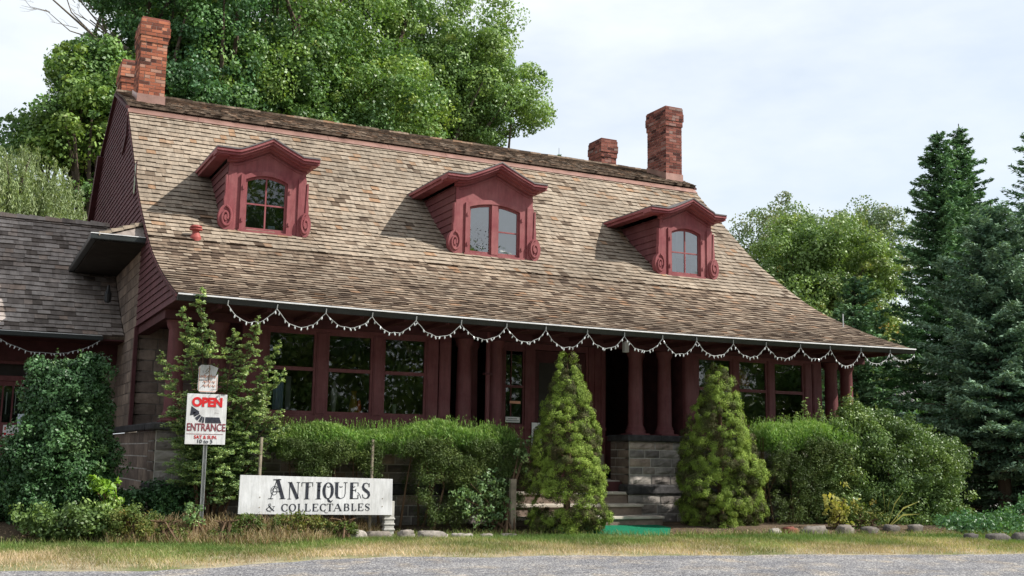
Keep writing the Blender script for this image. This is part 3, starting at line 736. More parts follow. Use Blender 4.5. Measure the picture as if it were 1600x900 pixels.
brick_stack('chimney', 2.52, 2.95, 23.3, 23.95, 7.4, 9.18, M['brick'], shop, 3, 'copper', 'short orange chimney behind the tall left one')
brick_stack('chimney', 13.96, 14.40, 20.42, 21.18, 7.30, 9.17, M['brick_red'], shop, 3, 'copper', 'tall dull red chimney at the right gable')
brick_stack('chimney', 14.02, 14.46, 23.35, 23.95, 7.4, 9.17, M['brick_red'], shop, 3, 'copper', 'short dull red chimney behind the right ridge')

# --- porch masonry
RW = [.02, .20, .35, .50, .645]; RU = [.80, .955, 1.07, 1.21, 1.34, 1.47]
def pier(x0, x1, y0, y1):
    p = ashlar('stone_base', M['stone'], shop, [(x0, x1, y0)], RU, 'y', .028, (.22, .5))
    ashlar('side_masonry', M['stone_smooth'], p, [(y0 + .01, y1, x0)], RU, 'x', .006, (.25, .4), out=-1)
    ashlar('side_masonry', M['stone_smooth'], p, [(y0 + .01, y1, x1)], RU, 'x', .006, (.25, .4), out=1)
    ashlar('foundation', M['stone'], p, [(x0 - .03, x1 + .03, y0 - .03)], RW, 'y', .02, (.3, .6))
    ashlar('foundation', M['stone_smooth'], p, [(y0 - .02, y1, x0 - .03)], RW, 'x', .006, (.3, .6), out=-1)
    ashlar('foundation', M['stone_smooth'], p, [(y0 - .02, y1, x1 + .03)], RW, 'x', .006, (.3, .6), out=1)
    MB().box(x0 - .07, x1 + .07, y0 - .07, y1 + .02, .645, .80, .5).build('base_band', M['stone_dark'], p, bevel=.03)
    cp = MB(); u = x0 - .06
    while u < x1 + .05:
        ue = min(u + random.uniform(.5, .8), x1 + .06)
        if x1 + .06 - ue < .15: ue = x1 + .06
        cp.box(u, ue - .006, y0 - .07, y1 + .02, 1.475, 1.575); u = ue
    cp.build('pier_cap', M['stone_dark'], p, bevel=.022); return p
pier(XL, 7.40, 15.0, 15.55); pier(9.53, XR, 15.0, 15.55)
# side walls of the porch base and body walls
for xx, sg in ((XL, -1), (XR, 1)):
    p = ashlar('side_wall', M['stone_smooth'], shop, [(15.55, 27.0, xx)], [.02, .25, .45, .645, .80, .97, 1.14, 1.31, 1.47], 'x', .008, (.3, .55), out=sg, nsub=(2, 2))
    ashlar('upper_masonry', M['stone_smooth'], p, [(17.4, 27.0, xx)], list(np.arange(1.575, 4.3, .165)), 'x', .004, (.3, .5), out=sg, nsub=(2, 2), mortar='mortar_dark')
    MB().box(min(xx, xx + sg * .07), max(xx, xx + sg * .07), 15.58, 27.0, 1.475, 1.575).build('water_table', M['stone_dark'], p, bevel=.02)
zr = [1.575 + .163 * i for i in range(10)]; zr[-1] = 3.045
ashlar('front_wall', M['stone_smooth'], shop, [(XL, 3.75, 17.4)], zr, 'y', .004, (.26, .42), mortar='mortar_dark', nsub=(2, 2))
ashlar('front_wall', M['stone_smooth'], shop, [(13.43, XR, 17.4)], zr, 'y', .004, (.26, .42), mortar='mortar_dark', nsub=(2, 2))
MB().box(XL - .03, XL + .02, 17.33, 17.43, 1.58, 3.05).build('corner_board', M['maroon_dark'], shop)
mb = MB().box(XL + .1, 7.38, 15.56, 17.38, 1.0, 1.56); mb.box(9.55, XR - .1, 15.56, 17.38, 1.0, 1.56); mb.box(7.3, 9.63, 15.2, 17.38, .3, .84)
mb.build('porch_floor', M['maroon_dark'], shop)
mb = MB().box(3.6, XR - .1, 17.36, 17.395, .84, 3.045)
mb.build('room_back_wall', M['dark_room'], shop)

# --- columns
cprof = [(.155, 1.575), (.155, 1.615), (.15, 1.62), (.158, 1.64), (.150, 1.665), (.135, 1.675), (.142, 1.695), (.125, 1.71), (.118, 1.75), (.114, 2.2), (.106, 2.8), (.12, 2.83), (.135, 2.86), (.135, 2.90), (.15, 2.915), (.15, 2.93)]
for cx, cy in ((6.73, 15.15), (7.24, 15.15), (9.74, 15.15), (10.3, 15.15), (2.56, 15.18), (3.1, 15.15), (13.86, 15.18), (14.33, 15.3), (9.98, 15.48), (6.98, 15.48), (14.33, 16.2)):
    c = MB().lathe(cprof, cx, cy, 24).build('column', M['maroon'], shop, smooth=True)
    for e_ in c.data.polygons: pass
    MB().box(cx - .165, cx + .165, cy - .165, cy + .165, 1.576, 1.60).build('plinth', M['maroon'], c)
mb = MB().tube([(7.05, 15.0, 3.04), (7.05, 15.0, 1.6)], .034, 8)
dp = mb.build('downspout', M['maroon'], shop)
MB().box(6.99, 7.11, 14.955, 15.05, 2.4, 2.43).build('strap', M['maroon_dark'], dp)

# --- glazed porch walls
def glazed(x0, x1, wins, stiles):
    y = 15.02; fr = MB()
    fr.box(x0, x1, y, y + .07, 2.88, 2.93, .5); fr.box(x0, x1, y - .012, y + .07, 1.575, 1.73, .5)
    for a, b in stiles: fr.box(a, b, y - .006, y + .075, 1.73, 2.88, .5); fr.box(a + .018, b - .018, y - .014, y - .006, 1.75, 2.86, .5)
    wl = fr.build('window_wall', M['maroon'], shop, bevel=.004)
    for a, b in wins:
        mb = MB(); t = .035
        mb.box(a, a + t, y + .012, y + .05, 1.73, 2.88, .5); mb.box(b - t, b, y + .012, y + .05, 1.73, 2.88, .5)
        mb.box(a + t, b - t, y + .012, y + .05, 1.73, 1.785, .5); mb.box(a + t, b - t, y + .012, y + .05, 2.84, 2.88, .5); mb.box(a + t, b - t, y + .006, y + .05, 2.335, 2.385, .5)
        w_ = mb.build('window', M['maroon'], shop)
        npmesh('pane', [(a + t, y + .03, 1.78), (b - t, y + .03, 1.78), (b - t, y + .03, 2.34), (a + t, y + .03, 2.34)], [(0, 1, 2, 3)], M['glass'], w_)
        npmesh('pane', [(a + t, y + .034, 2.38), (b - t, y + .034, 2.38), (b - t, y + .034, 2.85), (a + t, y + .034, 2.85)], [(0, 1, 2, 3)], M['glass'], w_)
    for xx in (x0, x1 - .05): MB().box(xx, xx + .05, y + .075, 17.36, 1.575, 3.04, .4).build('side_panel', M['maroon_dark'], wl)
    return wl
glazed(3.40, 6.46, [(3.74, 4.43), (4.58, 5.26), (5.41, 6.08)], [(3.40, 3.74), (4.43, 4.58), (5.26, 5.41), (6.08, 6.26), (6.28, 6.46)])
glazed(10.62, 13.50, [(10.87, 11.58), (11.70, 12.32), (12.45, 13.12)], [(10.62, 10.87), (11.58, 11.70), (12.32, 12.45), (13.12, 13.28), (13.30, 13.50)])
# entrance wall
y = 15.72; mb = MB()
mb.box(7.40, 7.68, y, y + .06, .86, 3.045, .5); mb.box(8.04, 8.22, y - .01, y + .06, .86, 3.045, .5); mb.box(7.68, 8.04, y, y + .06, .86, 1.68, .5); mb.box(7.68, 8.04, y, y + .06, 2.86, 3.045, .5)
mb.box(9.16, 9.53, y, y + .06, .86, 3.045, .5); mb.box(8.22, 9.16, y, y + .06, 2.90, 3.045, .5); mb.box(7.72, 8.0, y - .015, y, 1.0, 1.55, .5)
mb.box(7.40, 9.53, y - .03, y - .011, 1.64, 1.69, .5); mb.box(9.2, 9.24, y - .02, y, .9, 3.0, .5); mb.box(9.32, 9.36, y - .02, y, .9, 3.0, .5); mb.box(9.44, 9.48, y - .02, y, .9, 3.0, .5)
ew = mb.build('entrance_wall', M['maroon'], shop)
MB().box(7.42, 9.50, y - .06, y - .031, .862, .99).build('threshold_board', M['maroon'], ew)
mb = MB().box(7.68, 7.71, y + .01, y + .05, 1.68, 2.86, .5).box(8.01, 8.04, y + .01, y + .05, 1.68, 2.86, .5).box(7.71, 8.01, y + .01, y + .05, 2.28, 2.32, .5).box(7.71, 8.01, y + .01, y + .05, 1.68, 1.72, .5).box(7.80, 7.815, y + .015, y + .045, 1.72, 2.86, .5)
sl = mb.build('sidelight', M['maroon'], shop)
npmesh('pane', [(7.7, y + .03, 1.7), (8.02, y + .03, 1.7), (8.02, y + .03, 2.86), (7.7, y + .03, 2.86)], [(0, 1, 2, 3)], M['glass'], sl)
nb = MB().box(7.70, 7.95, y - .02, y - .012, 1.735, 1.82, .5).build('notice', M['white_paint'], sl)
mb = MB()
for k_ in range(7): mb.box(7.75 + k_ * .022, 7.765 + k_ * .022, y - .022, y - .0201, 1.785, 1.797, .5)
for k_ in range(10): mb.box(7.715 + k_ * .022, 7.73 + k_ * .022, y - .022, y - .0201, 1.755, 1.768, .5)
mb.build('lettering', M['ink'], nb)
nb = MB().box(7.77, 7.96, y - .02, y - .012, 2.03, 2.07, .5).build('sticker', M['ink_orange'], sl)
# door
mb = MB(); dy = y + .02
mb.box(8.23, 9.15, dy, dy + .04, .88, 2.89, .5)
dr = mb.build('door', M['maroon_dark'], shop)
mb = MB()
for a, b, c, e in ((8.27, 8.66, 1.0, 1.5), (8.72, 9.11, 1.0, 1.5)):
    mb.box(a, b, dy - .012, dy, c, e, .5)
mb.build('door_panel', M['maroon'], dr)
MB().box(8.30, 9.08, dy - .006, dy - .001, 1.72, 2.7).build('door_glass', M['dark_room'], dr)
MB().tube([(8.29, dy - .05, 1.62), (8.29, dy, 1.62)], .022, 8).build('handle', M['steel'], dr)
MB().box(8.15, 8.33, y - .05, y - .042, 1.30, 1.74).build('poster', M['white_paint'], dr)
MB().box(9.28, 9.46, y - .07, y - .062, 1.02, 1.27).build('kick_panel', M['wood_grey'], ew)
# hanging porch lamp under the soffit
lp = MB().box(9.2, 9.28, 14.6, 14.68, 2.83, 3.0, .5).build('porch_lamp', M['cloth_white'], shop, bevel=.01)
MB().tube([(9.24, 14.64, 3.0), (9.24, 14.64, 3.05)], .008, 6).build('lamp_stem', M['rubber'], lp)

# --- things seen behind the glass
def inside(name, fn, mat, label, cat):
    mb = MB(); fn(mb); return tag(mb.build(name, M[mat], None), label, cat)
def cloth(x, yy, z0, z1, wd):
    def f(mb):
        n_ = 14
        for i in range(n_):
            a, b = x + wd * i / n_, x + wd * (i + 1) / n_
            ya, yb_ = yy + .02 * math.sin(i * 1.6), yy + .02 * math.sin((i + 1) * 1.6)
            mb.hexa([(a, ya, z0), (b, yb_, z0), (a, ya + .01, z0), (b, yb_ + .01, z0), (a, ya, z1), (b, yb_, z1), (a, ya + .01, z1), (b, yb_ + .01, z1)], .5)
    return f
inside('hanging_cloth', cloth(3.93, 15.35, 1.56, 2.25, .14), 'cloth_blue', 'pale blue cloth hanging inside the left porch window', 'cloth')
inside('hanging_cloth', cloth(4.12, 15.4, 1.56, 2.28, .07), 'cloth_white', 'narrow white cloth hanging beside the pale blue one inside the window', 'cloth')
inside('walking_stick', lambda mb: mb.tube([(4.22, 15.3, 1.56), (4.34, 15.3, 1.70), (4.42, 15.28, 1.86)], .012, 6), 'cloth_white', 'pale stick leaning inside the left porch window', 'stick')
inside('plate', lambda mb: mb.lathe([(.001, 1.62), (.03, 1.625), (.05, 1.66), (.02, 1.74), (.03, 1.90), (.02, 1.93)], 5.72, 15.35, 14), 'pale_glaze', 'small pale vase behind the third left porch window', 'vase')
v = inside('tall_vase', lambda mb: mb.lathe([(.04, 1.56), (.08, 1.62), (.09, 1.75), (.05, 1.95), (.03, 2.05), (.045, 2.10)], 5.10, 15.35, 16), 'yellow', 'ochre and orange vase behind the second left porch window', 'vase')
MB().lathe([(.035, 1.62), (.04, 1.72), (.03, 1.90), (.015, 1.97)], 5.16, 15.28, 12).build('handle', M['orange'], v)
inside('bowl', lambda mb: mb.lathe([(.03, 1.735), (.07, 1.76), (.085, 1.80), (.08, 1.80), (.03, 1.755)], 5.95, 15.16, 16), 'red_trim', 'small red bowl on the sill of the third left porch window', 'bowl')
v = inside('figurine', lambda mb: mb.lathe([(.05, 1.56), (.045, 1.7), (.02, 1.75), (.04, 1.95), (.055, 2.08), (.02, 2.14), (.03, 2.2), (.001, 2.24)], 4.82, 15.4, 12), 'concrete', 'pale statuette behind the second left porch window', 'statuette')
inside('picture_frame', lambda mb: mb.box(4.62, 4.72, 15.45, 15.47, 1.7, 2.2).box(4.70, 4.74, 15.44, 15.46, 1.65, 2.25), 'wood_grey', 'narrow grey picture frame behind the second left porch window', 'frame')
am = inside('glass_lamp', lambda mb: mb.lathe([(.19, 2.46), (.20, 2.5), (.15, 2.64), (.05, 2.76), (.02, 2.84)], 12.03, 15.45, 10), 'amber', 'amber glass lampshade hanging in the right porch window', 'lamp')
MB().tube([(12.03, 15.45, 2.84), (12.03, 15.45, 3.04)], .006, 5).build('chain', M['rubber'], am)
# far window seen through the right-hand glass
mb = MB()
for i in range(4): mb.box(12.86 + i * .14 - .01, 12.86 + i * .14 + .01, 16.9, 16.93, 1.55, 2.75, .5)
for i in range(6): mb.box(12.86, 13.28, 16.9, 16.93, 1.6 + i * .23, 1.62 + i * .23, .5)
rw = mb.build('rear_window', M['maroon_dark'], shop)
MB().box(12.87, 13.27, 16.94, 16.95, 1.55, 2.75).build('pane', M['pale_sheet'], rw)

# --- steps
mb = MB(); st = [(7.2, 9.75, 14.40, 14.74, .05, .35), (7.3, 9.57, 14.70, 15.05, .05, .515), (7.4, 9.5, 15.00, 15.32, .2, .69), (7.4, 9.53, 15.28, 15.72, .3, .86)]
stp = MB()
for a, b, c, d, e, f in st: stp.box(a, b, c, d, e, f - .045, .5)
sb = stp.build('entrance_steps', M['stone_smooth'], shop, bevel=.008)
tr = MB()
for a, b, c, d, e, f in st: tr.box(a - .02, b + .02, c - .025, d, f - .045, f, .5)
tr.build('tread', M['step'], sb, bevel=.01)

# --- side hood (pent roof) on the left gable
hx, hy0, hy1, hz = 1.65, 17.03, 20.6, 4.33
mb = MB(); mb.add([(hx, hy0, hz), (XL, hy0, hz), (hx, hy1, hz), (XL, hy1, hz), (XL, hy0 + .35, hz + .30), (XL, hy1, hz + .30), (XL, hy0 + .01, hz)],
   [(0, 1, 4), (0, 4, 5, 2), (0, 2, 3, 1), (2, 5, 3)], .4)
ph = mb.build('side_hood', M['shingle_grey'], shop)
# shingle tabs along the hip and the front slope
hip = MB()
for i in range(4):
    t0, t1 = i / 4, (i + 1) / 4 + .02
    a = Vector((hx, hy0, hz)).lerp(Vector((XL, hy0 + .35, hz + .30)), t0); b = Vector((hx, hy0, hz)).lerp(Vector((XL, hy0 + .35, hz + .30)), min(t1, 1))
    hip.hexa([(a.x + .02, a.y - .10, a.z - .03), (b.x + .02, b.y - .10, b.z - .04), (a.x - .02, a.y + .10, a.z + .0), (b.x - .02, b.y + .10, b.z + .0),
              (a.x + .02, a.y - .10, a.z + .03), (b.x + .02, b.y - .10, b.z + .0), (a.x - .02, a.y + .10, a.z + .05), (b.x - .02, b.y + .10, b.z + .02)], .6 + .05 * i)
hip.build('hip_shingles', M['shingle'], ph)
mb = MB(); mb.box(hx - .09, XL + .06, hy0 - .09, hy0 - .0, hz - .085, hz + .0, .5); mb.box(hx - .09, hx, hy0, hy1, hz - .085, hz, .5)
gg = mb.build('hood_gutter', M['gutter'], ph, bevel=.012)
MB().box(hx - .095, XL + .05, hy0 - .098, hy0 - .088, hz - .004, hz + .008, .5).build('gutter_lip', M['gutter_lip'], ph)
MB().box(hx, XL, hy0, hy1, hz - .10, hz - .086).build('hood_soffit', M['dark_room'], ph)
mb = MB().tube([(hx - .04, hy1 - .1, hz - .06), (hx - .04, hy1 - .1, hz - .2), (hx + .15, hy1 - .2, hz - .34)], .035, 8); mb.build('downspout_elbow', M['gutter'], ph)
sh_ = MB().lathe([(.001, 3.60), (.05, 3.62), (.06, 3.75), (.03, 3.82), (.02, 3.9)], 2.1, 19.2, 10).build('lantern', M['rubber'], ph)

# ------------------------------------------------------------------ left annex
ann = thing('annex_building', (-1.5, 21, 0), 'low annex with long grey shingle roof and maroon double door beside the shop', 'building')
AP = [(18.62, 3.0), (19.3, 3.42), (20.2, 4.10), (21.9, 5.42)]
APs = resample(AP, 40)
X0a = -7.0
ar = slab('annex_roof', APs, X0a, 2.33, M['shingle_dark'], ann, .05)
shingles('grey_shingles', APs, X0a, 2.32, M['shingle_grey'], ar, .155, (.10, .25), .021, 1, ragged=.009)
slab('rear_slope', [(2 * 21.9 - a, b) for a, b in AP], X0a, 2.32, M['shingle_dark'], ann, .05)
mb = MB(); x = X0a
while x < 2.3:
    wd = random.uniform(.22, .3); zz = random.uniform(0, .012)
    mb.hexa([(x, 21.75, 5.36), (min(x + wd, 2.32), 21.75, 5.36), (x, 22.05, 5.36), (min(x + wd, 2.32), 22.05, 5.36), (x, 21.8, 5.45 + zz), (min(x + wd, 2.32), 21.8, 5.43), (x, 22.0, 5.45 + zz), (min(x + wd, 2.32), 22.0, 5.43)]); x += wd - .012
mb.build('ridge_shingles', M['shingle_grey'], ann)
mb = MB().box(X0a, 2.0, 18.50, 18.60, 2.915, 2.985, .5); g2 = mb.build('gutter', M['gutter'], ann, bevel=.01)
MB().box(X0a, 1.98, 18.492, 18.502, 2.985, 2.995).build('gutter_lip', M['gutter_lip'], g2)
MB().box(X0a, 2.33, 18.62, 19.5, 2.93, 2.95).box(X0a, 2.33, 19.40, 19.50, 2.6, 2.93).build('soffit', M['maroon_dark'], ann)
ashlar('annex_wall', M['stone_smooth'], ann, [(1.16, XL, 19.5)], [.1 + .17 * i for i in range(17)], 'y', .005, (.3, .5), mortar='mortar_dark', nsub=(2, 2))
ashlar('annex_wall', M['stone_smooth'], ann, [(X0a, -.35, 19.5)], [.1 + .17 * i for i in range(17)], 'y', .005, (.3, .5), mortar='mortar_dark', nsub=(2, 2))
MB().box(-.35, 1.16, 19.6, 19.65, .1, 2.9).build('dark_interior', M['dark_room'], ann)
MB().box(X0a, 2.3, 24.3, 24.4, .1, 3.0).box(X0a, X0a + .1, 19.6, 24.3, .1, 3.0).build('rear_wall', M['dark_room'], ann)
mb = MB().box(-.35, -.20, 19.46, 19.56, .4, 2.6, .5).box(1.02, 1.16, 19.46, 19.56, .4, 2.6, .5).box(-.2, 1.02, 19.46, 19.56, 2.28, 2.36, .5).box(-.2, 1.02, 19.46, 19.56, 2.55, 2.62, .5).box(.38, .44, 19.46, 19.56, .4, 2.28, .5)
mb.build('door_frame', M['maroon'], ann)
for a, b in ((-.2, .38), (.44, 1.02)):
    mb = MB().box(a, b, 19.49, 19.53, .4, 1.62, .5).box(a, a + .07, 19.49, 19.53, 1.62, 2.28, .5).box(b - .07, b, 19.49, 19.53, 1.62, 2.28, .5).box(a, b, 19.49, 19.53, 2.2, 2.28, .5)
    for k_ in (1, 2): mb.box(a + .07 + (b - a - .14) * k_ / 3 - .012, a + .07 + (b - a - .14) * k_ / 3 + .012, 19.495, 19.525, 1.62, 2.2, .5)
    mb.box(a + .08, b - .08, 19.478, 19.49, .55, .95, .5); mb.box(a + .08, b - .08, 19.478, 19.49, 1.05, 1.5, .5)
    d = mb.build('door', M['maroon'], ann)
    npmesh('pane', [(a + .06, 19.51, 1.6), (b - .06, 19.51, 1.6), (b - .06, 19.51, 2.22), (a + .06, 19.51, 2.22)], [(0, 1, 2, 3)], M['glass'], d)
nn = MB().box(.70, .97, 19.46, 19.475, 1.40, 1.58).build('notice', M['white_paint'], ann)
mb = MB().box(.72, .74, 19.457, 19.4595, 1.50, 1.55).box(.93, .955, 19.457, 19.4595, 1.50, 1.55).box(.72, .75, 19.457, 19.4595, 1.42, 1.46).box(.92, .955, 19.457, 19.4595, 1.42, 1.46)
for k_ in range(8): mb.box(.765 + k_ * .018, .777 + k_ * .018, 19.457, 19.4595, 1.425, 1.445)
mb.build('lettering', M['ink_red'], nn)
nn = MB().box(.90, 1.01, 19.46, 19.475, 1.60, 1.76).build('small_notice', M['pale_sheet'], ann)
mb = MB().box(-.6, 1.3, 19.0, 19.5, .12, .38); mb.build('door_step', M['step'], ann, bevel=.01)
for k_, xx in enumerate((.71, .84)): MB().box(xx, xx + .018, 19.545, 19.55, 1.75, 2.1).build('lit_strip', M['white_paint'], ann)

# ------------------------------------------------------------------ string lights
anch = [2.92, 3.54, 4.18, 4.81, 5.43, 6.09, 6.78, 7.40, 8.08, 8.71, 9.38, 10.0, 10.69, 11.33, 12.02, 12.64, 13.30, 13.95, 14.5]
deps = [.20, .215, .175, .195, .20, .19, .19, .23, .20, .20, .22, .21, .20, .19, .17, .26, .20, .12]
def string_lights(name, pts, deps, yy, zf, label, n_ind, step, group='strings of fairy lights on the gutters'):
    t = thing(name, (pts[0], yy, zf(pts[0])), label, 'fairy lights', group)
    wire = MB(); bp_ = []
    for (a, b), dpt in zip(zip(pts, pts[1:]), deps):
        P = []
        for i in range(17):
            u = i / 16; x = a + (b - a) * u
            P.append((x, yy + random.gauss(0, .004), .006 * math.sin(23 * u + a * 7) + zf(a) + (zf(b) - zf(a)) * u - dpt * 4 * u * (1 - u) * (1 + .03 * math.sin(9 * u)) + random.gauss(0, .003)))
        wire.tube(P, .0052, 4, cap=False); dpt *= 1.0
        nb = max(5, int(((b - a) * 1.3) / step))
        for k_ in range(nb):
            u = (k_ + .5 + random.uniform(-.25, .25)) / nb; i0 = min(int(u * 16), 15); f = u * 16 - i0
            p = Vector(P[i0]).lerp(Vector(P[i0 + 1]), f); bp_.append(p)
        wire.tube([(a, yy, zf(a) - .01), (a + .01, yy + .01, zf(a) + .06)], .007, 4)
    wire.build('wire', M['wire'], t)
    first = None; rest = MB()
    for k_, p in enumerate(bp_):
        tilt = Vector((random.gauss(0, .35), random.gauss(0, .3), -1)).normalized()
        if k_ < n_ind:
            if first is None:
                first = MB().lathe([(.004, 0), (.007, -.008), (.0105, -.022), (.009, -.036), (.003, -.045)], 0, 0, 7).build('bulb', M['bulb'], None)
                o = first
            else: o = first.copy(); COL.objects.link(o)
            o.location = p; o.rotation_euler = (-tilt).to_track_quat('Z', 'Y').to_euler(); attach(o, t)
        else:
            rest.tube([p, p + tilt * .02, p + tilt * .045], [.005, .0105, .004], 6)
    if rest.v:
        o = rest.build('bulbs', M['bulb'], t); o['kind'] = 'stuff'
    return t
string_lights('string_lights', anch, deps, 13.835, lambda x: 3.02 + sagx(x), 'long string of white fairy lights in swags along the main gutter', 100, .085)
string_lights('string_lights', [-3.0, -1.7, .45, 1.95], [.25, .25, .24], 18.48, lambda x: 2.90, 'shorter string of fairy lights sagging from the annex gutter', 40, .085)

# ------------------------------------------------------------------ signs
def font_mesh(txt, size, x, y, z, mat, parent, name='lettering', offset=0, sx=1.0, align='CENTER', shear=0):
    c = bpy.data.curves.new(name, 'FONT'); c.body = txt; c.size = size; c.extrude = .0015; c.offset = offset; c.align_x = align; c.shear = shear
    tmp = bpy.data.objects.new(name, c); COL.objects.link(tmp)
    dg = bpy.context.evaluated_depsgraph_get(); me = bpy.data.meshes.new_from_object(tmp.evaluated_get(dg))
    COL.objects.unlink(tmp); bpy.data.objects.remove(tmp); bpy.data.curves.remove(c)
    me.transform(Matrix.Translation((x, y, z)) @ Matrix.Rotation(PI / 2, 4, 'X') @ Matrix.Scale(sx, 4, (1, 0, 0)))
    me.materials.clear(); me.materials.append(mat); me.name = name
    o = bpy.data.objects.new(name, me); COL.objects.link(o); return attach(o, parent)
gzz = lambda x, y: float(gz(x, y))
# entrance sign
SY = 14.10; sx0 = 2.545; sx1 = 3.035; sg_ = thing('entrance_sign', (2.83, SY, .25), 'white OPEN ENTRANCE sign with curved black arrow on a steel post, small faded plate above', 'sign')
pm = MB(); px_ = 2.80
pm.box(px_ - .022, px_ - .016, SY + .01, SY + .05, gzz(2.8, SY) - .2, 2.28, .5); pm.box(px_ + .016, px_ + .022, SY + .01, SY + .05, gzz(2.8, SY) - .2, 2.28, .5); pm.box(px_ - .022, px_ + .022, SY + .045, SY + .052, gzz(2.8, SY) - .2, 2.28, .5)
pm.build('post', M['steel'], sg_)
bd = MB().box(sx0, sx1, SY, SY + .008, 1.295, 1.915, .5).build('sign_panel', M['sign_white'], sg_, bevel=.003)
cx = (sx0 + sx1) / 2 + .005; yy = SY - .003
font_mesh('OPEN', .148, cx, yy, 1.765, M['ink_red'], bd, offset=.008, sx=.96)
font_mesh('ENTRANCE', .130, cx, yy, 1.462, M['ink_maroon'], bd, offset=.0015, sx=.71)
font_mesh('SAT & SUN.', .058, cx, yy, 1.366, M['ink_red'], bd, offset=.0004, sx=.96)
font_mesh('10 to 5', .064, cx - .01, yy, 1.312, M['ink'], bd, offset=.0006, sx=1.05)
MB().box(sx0 + .015, sx1 - .03, yy, yy + .002, 1.420, 1.424).build('rule', M['ink_maroon'], bd)
mb = MB(); ax, az = sx0 + .06, 1.735    # arrow
mb.prism([(ax, 1.76), (ax + .098, 1.695), (ax + .055, 1.685), (ax + .02, 1.655), (ax - .012, 1.648)], yy - .001, yy + .002, 'y')
for i, (a0, a1) in enumerate(((.02, .30), (.36, .58), (.64, .80), (.85, .97))):
    q = []
    for rr, seq in ((.145, (a0, (a0 + a1) / 2, a1)), (.075, (a1, (a0 + a1) / 2, a0))):
        for t_ in seq:
            an = PI * (1.03 + .47 * t_); q.append((ax + .165 + rr * math.cos(an), 1.705 + rr * math.sin(an)))
    mb.prism(q, yy - .001, yy + .002, 'y')
mb.prism([(ax + .175, 1.56), (ax + .37, 1.56), (ax + .345, 1.63), (ax + .175, 1.63)], yy - .001, yy + .002, 'y')
mb.build('arrow', M['ink'], bd)
up_ = MB(); ux0, ux1, uz0, uz1 = 2.665, 2.905, 1.935, 2.275; c_ = .03
up_.prism([(ux0 + c_, uz0), (ux1 - c_, uz0), (ux1, uz0 + c_), (ux1, uz1 - .11), (ux1 - .03, uz1 - .13), (ux1, uz1 - .03), (ux1 - .09, uz1), (ux0 + c_, uz1), (ux0, uz1 - c_), (ux0, uz0 + c_)], SY, SY + .006, 'y', .5)
upl = up_.build('upper_plate', M['sign_white'], sg_); upl['label'] = 'small faded white plate with orange and grey traces'
mb = MB()
for i, zz in enumerate((2.115, 2.05, 2.0)):
    n_ = 5 if i == 0 else 3; wd = (ux1 - ux0 - .04) / n_ * (1 if i == 0 else .8)
    for k_ in range(n_):
        xx = ux0 + .025 + k_ * wd + (.035 if i else 0)
        mb.tube([(xx, yy, zz + .01), (xx + wd * .3, yy, zz + (.045 if k_ % 2 else .03)), (xx + wd * .55, yy, zz), (xx + wd * .8, yy, zz + .03)], .004, 4)
mb.build('faded_marks', M['ink_orange'], upl)
mb = MB().tube([(2.75, yy, 2.19), (2.78, yy, 2.235), (2.81, yy, 2.23), (2.79, yy, 2.2), (2.75, yy, 2.165)], .004, 4); mb.build('faded_emblem', M['wood_grey'], upl)
mb = MB().tube([(ux0 + .012, yy + .002, uz0 + .02), (ux0 + .012, yy + .002, uz1 - .03)], .003, 4).tube([(ux0 + .02, yy + .002, uz0 + .01), (ux1 - .02, yy + .002, uz0 + .01)], .003, 4).tube([(ux1 - .008, yy + .002, uz0 + .02), (ux1 - .008, yy + .002, uz1 - .15)], .003, 4)
mb.build('border_line', M['ink_orange'], upl)

# antiques board: serif lettering built from strokes
BY = 14.05; bx0, bx1, bz0, bz1 = 3.235, 5.245, .43, .91
bn = thing('shop_sign', (4.24, BY, .2), 'long white ANTIQUES & COLLECTABLES board standing low in the planting bed', 'sign')
mb = MB(); mb.hexa([(bx0 - .005, BY, bz0 + .02), (bx1 + .008, BY, bz0 - .01), (bx0 - .005, BY + .02, bz0 + .02), (bx1 + .008, BY + .02, bz0 - .01), (bx0, BY, bz1 + .018), (bx1, BY, bz1 - .022), (bx0, BY + .02, bz1 + .018), (bx1, BY + .02, bz1 - .022)], .5)
board = mb.build('board', M['sign_white'], bn, bevel=.002)
def stroke(mb, pts, ws, y0, y1):
    P = [Vector((p[0], p[1])) for p in pts]; m_ = len(P); L = []; R = []
    for i, p in enumerate(P):
        d = (P[min(i + 1, m_ - 1)] - P[max(i - 1, 0)]); d.normalize(); nrm = Vector((-d.y, d.x)); wv = ws[i] if isinstance(ws, (list, tuple)) else ws
        L.append(p + nrm * wv / 2); R.append(p - nrm * wv / 2)
    for i in range(m_ - 1):
        a, b, c, d = L[i], L[i + 1], R[i + 1], R[i]
        mb.add([(a.x, y0, a.y), (b.x, y0, b.y), (c.x, y0, c.y), (d.x, y0, d.y)], [(0, 1, 2, 3)], .5)
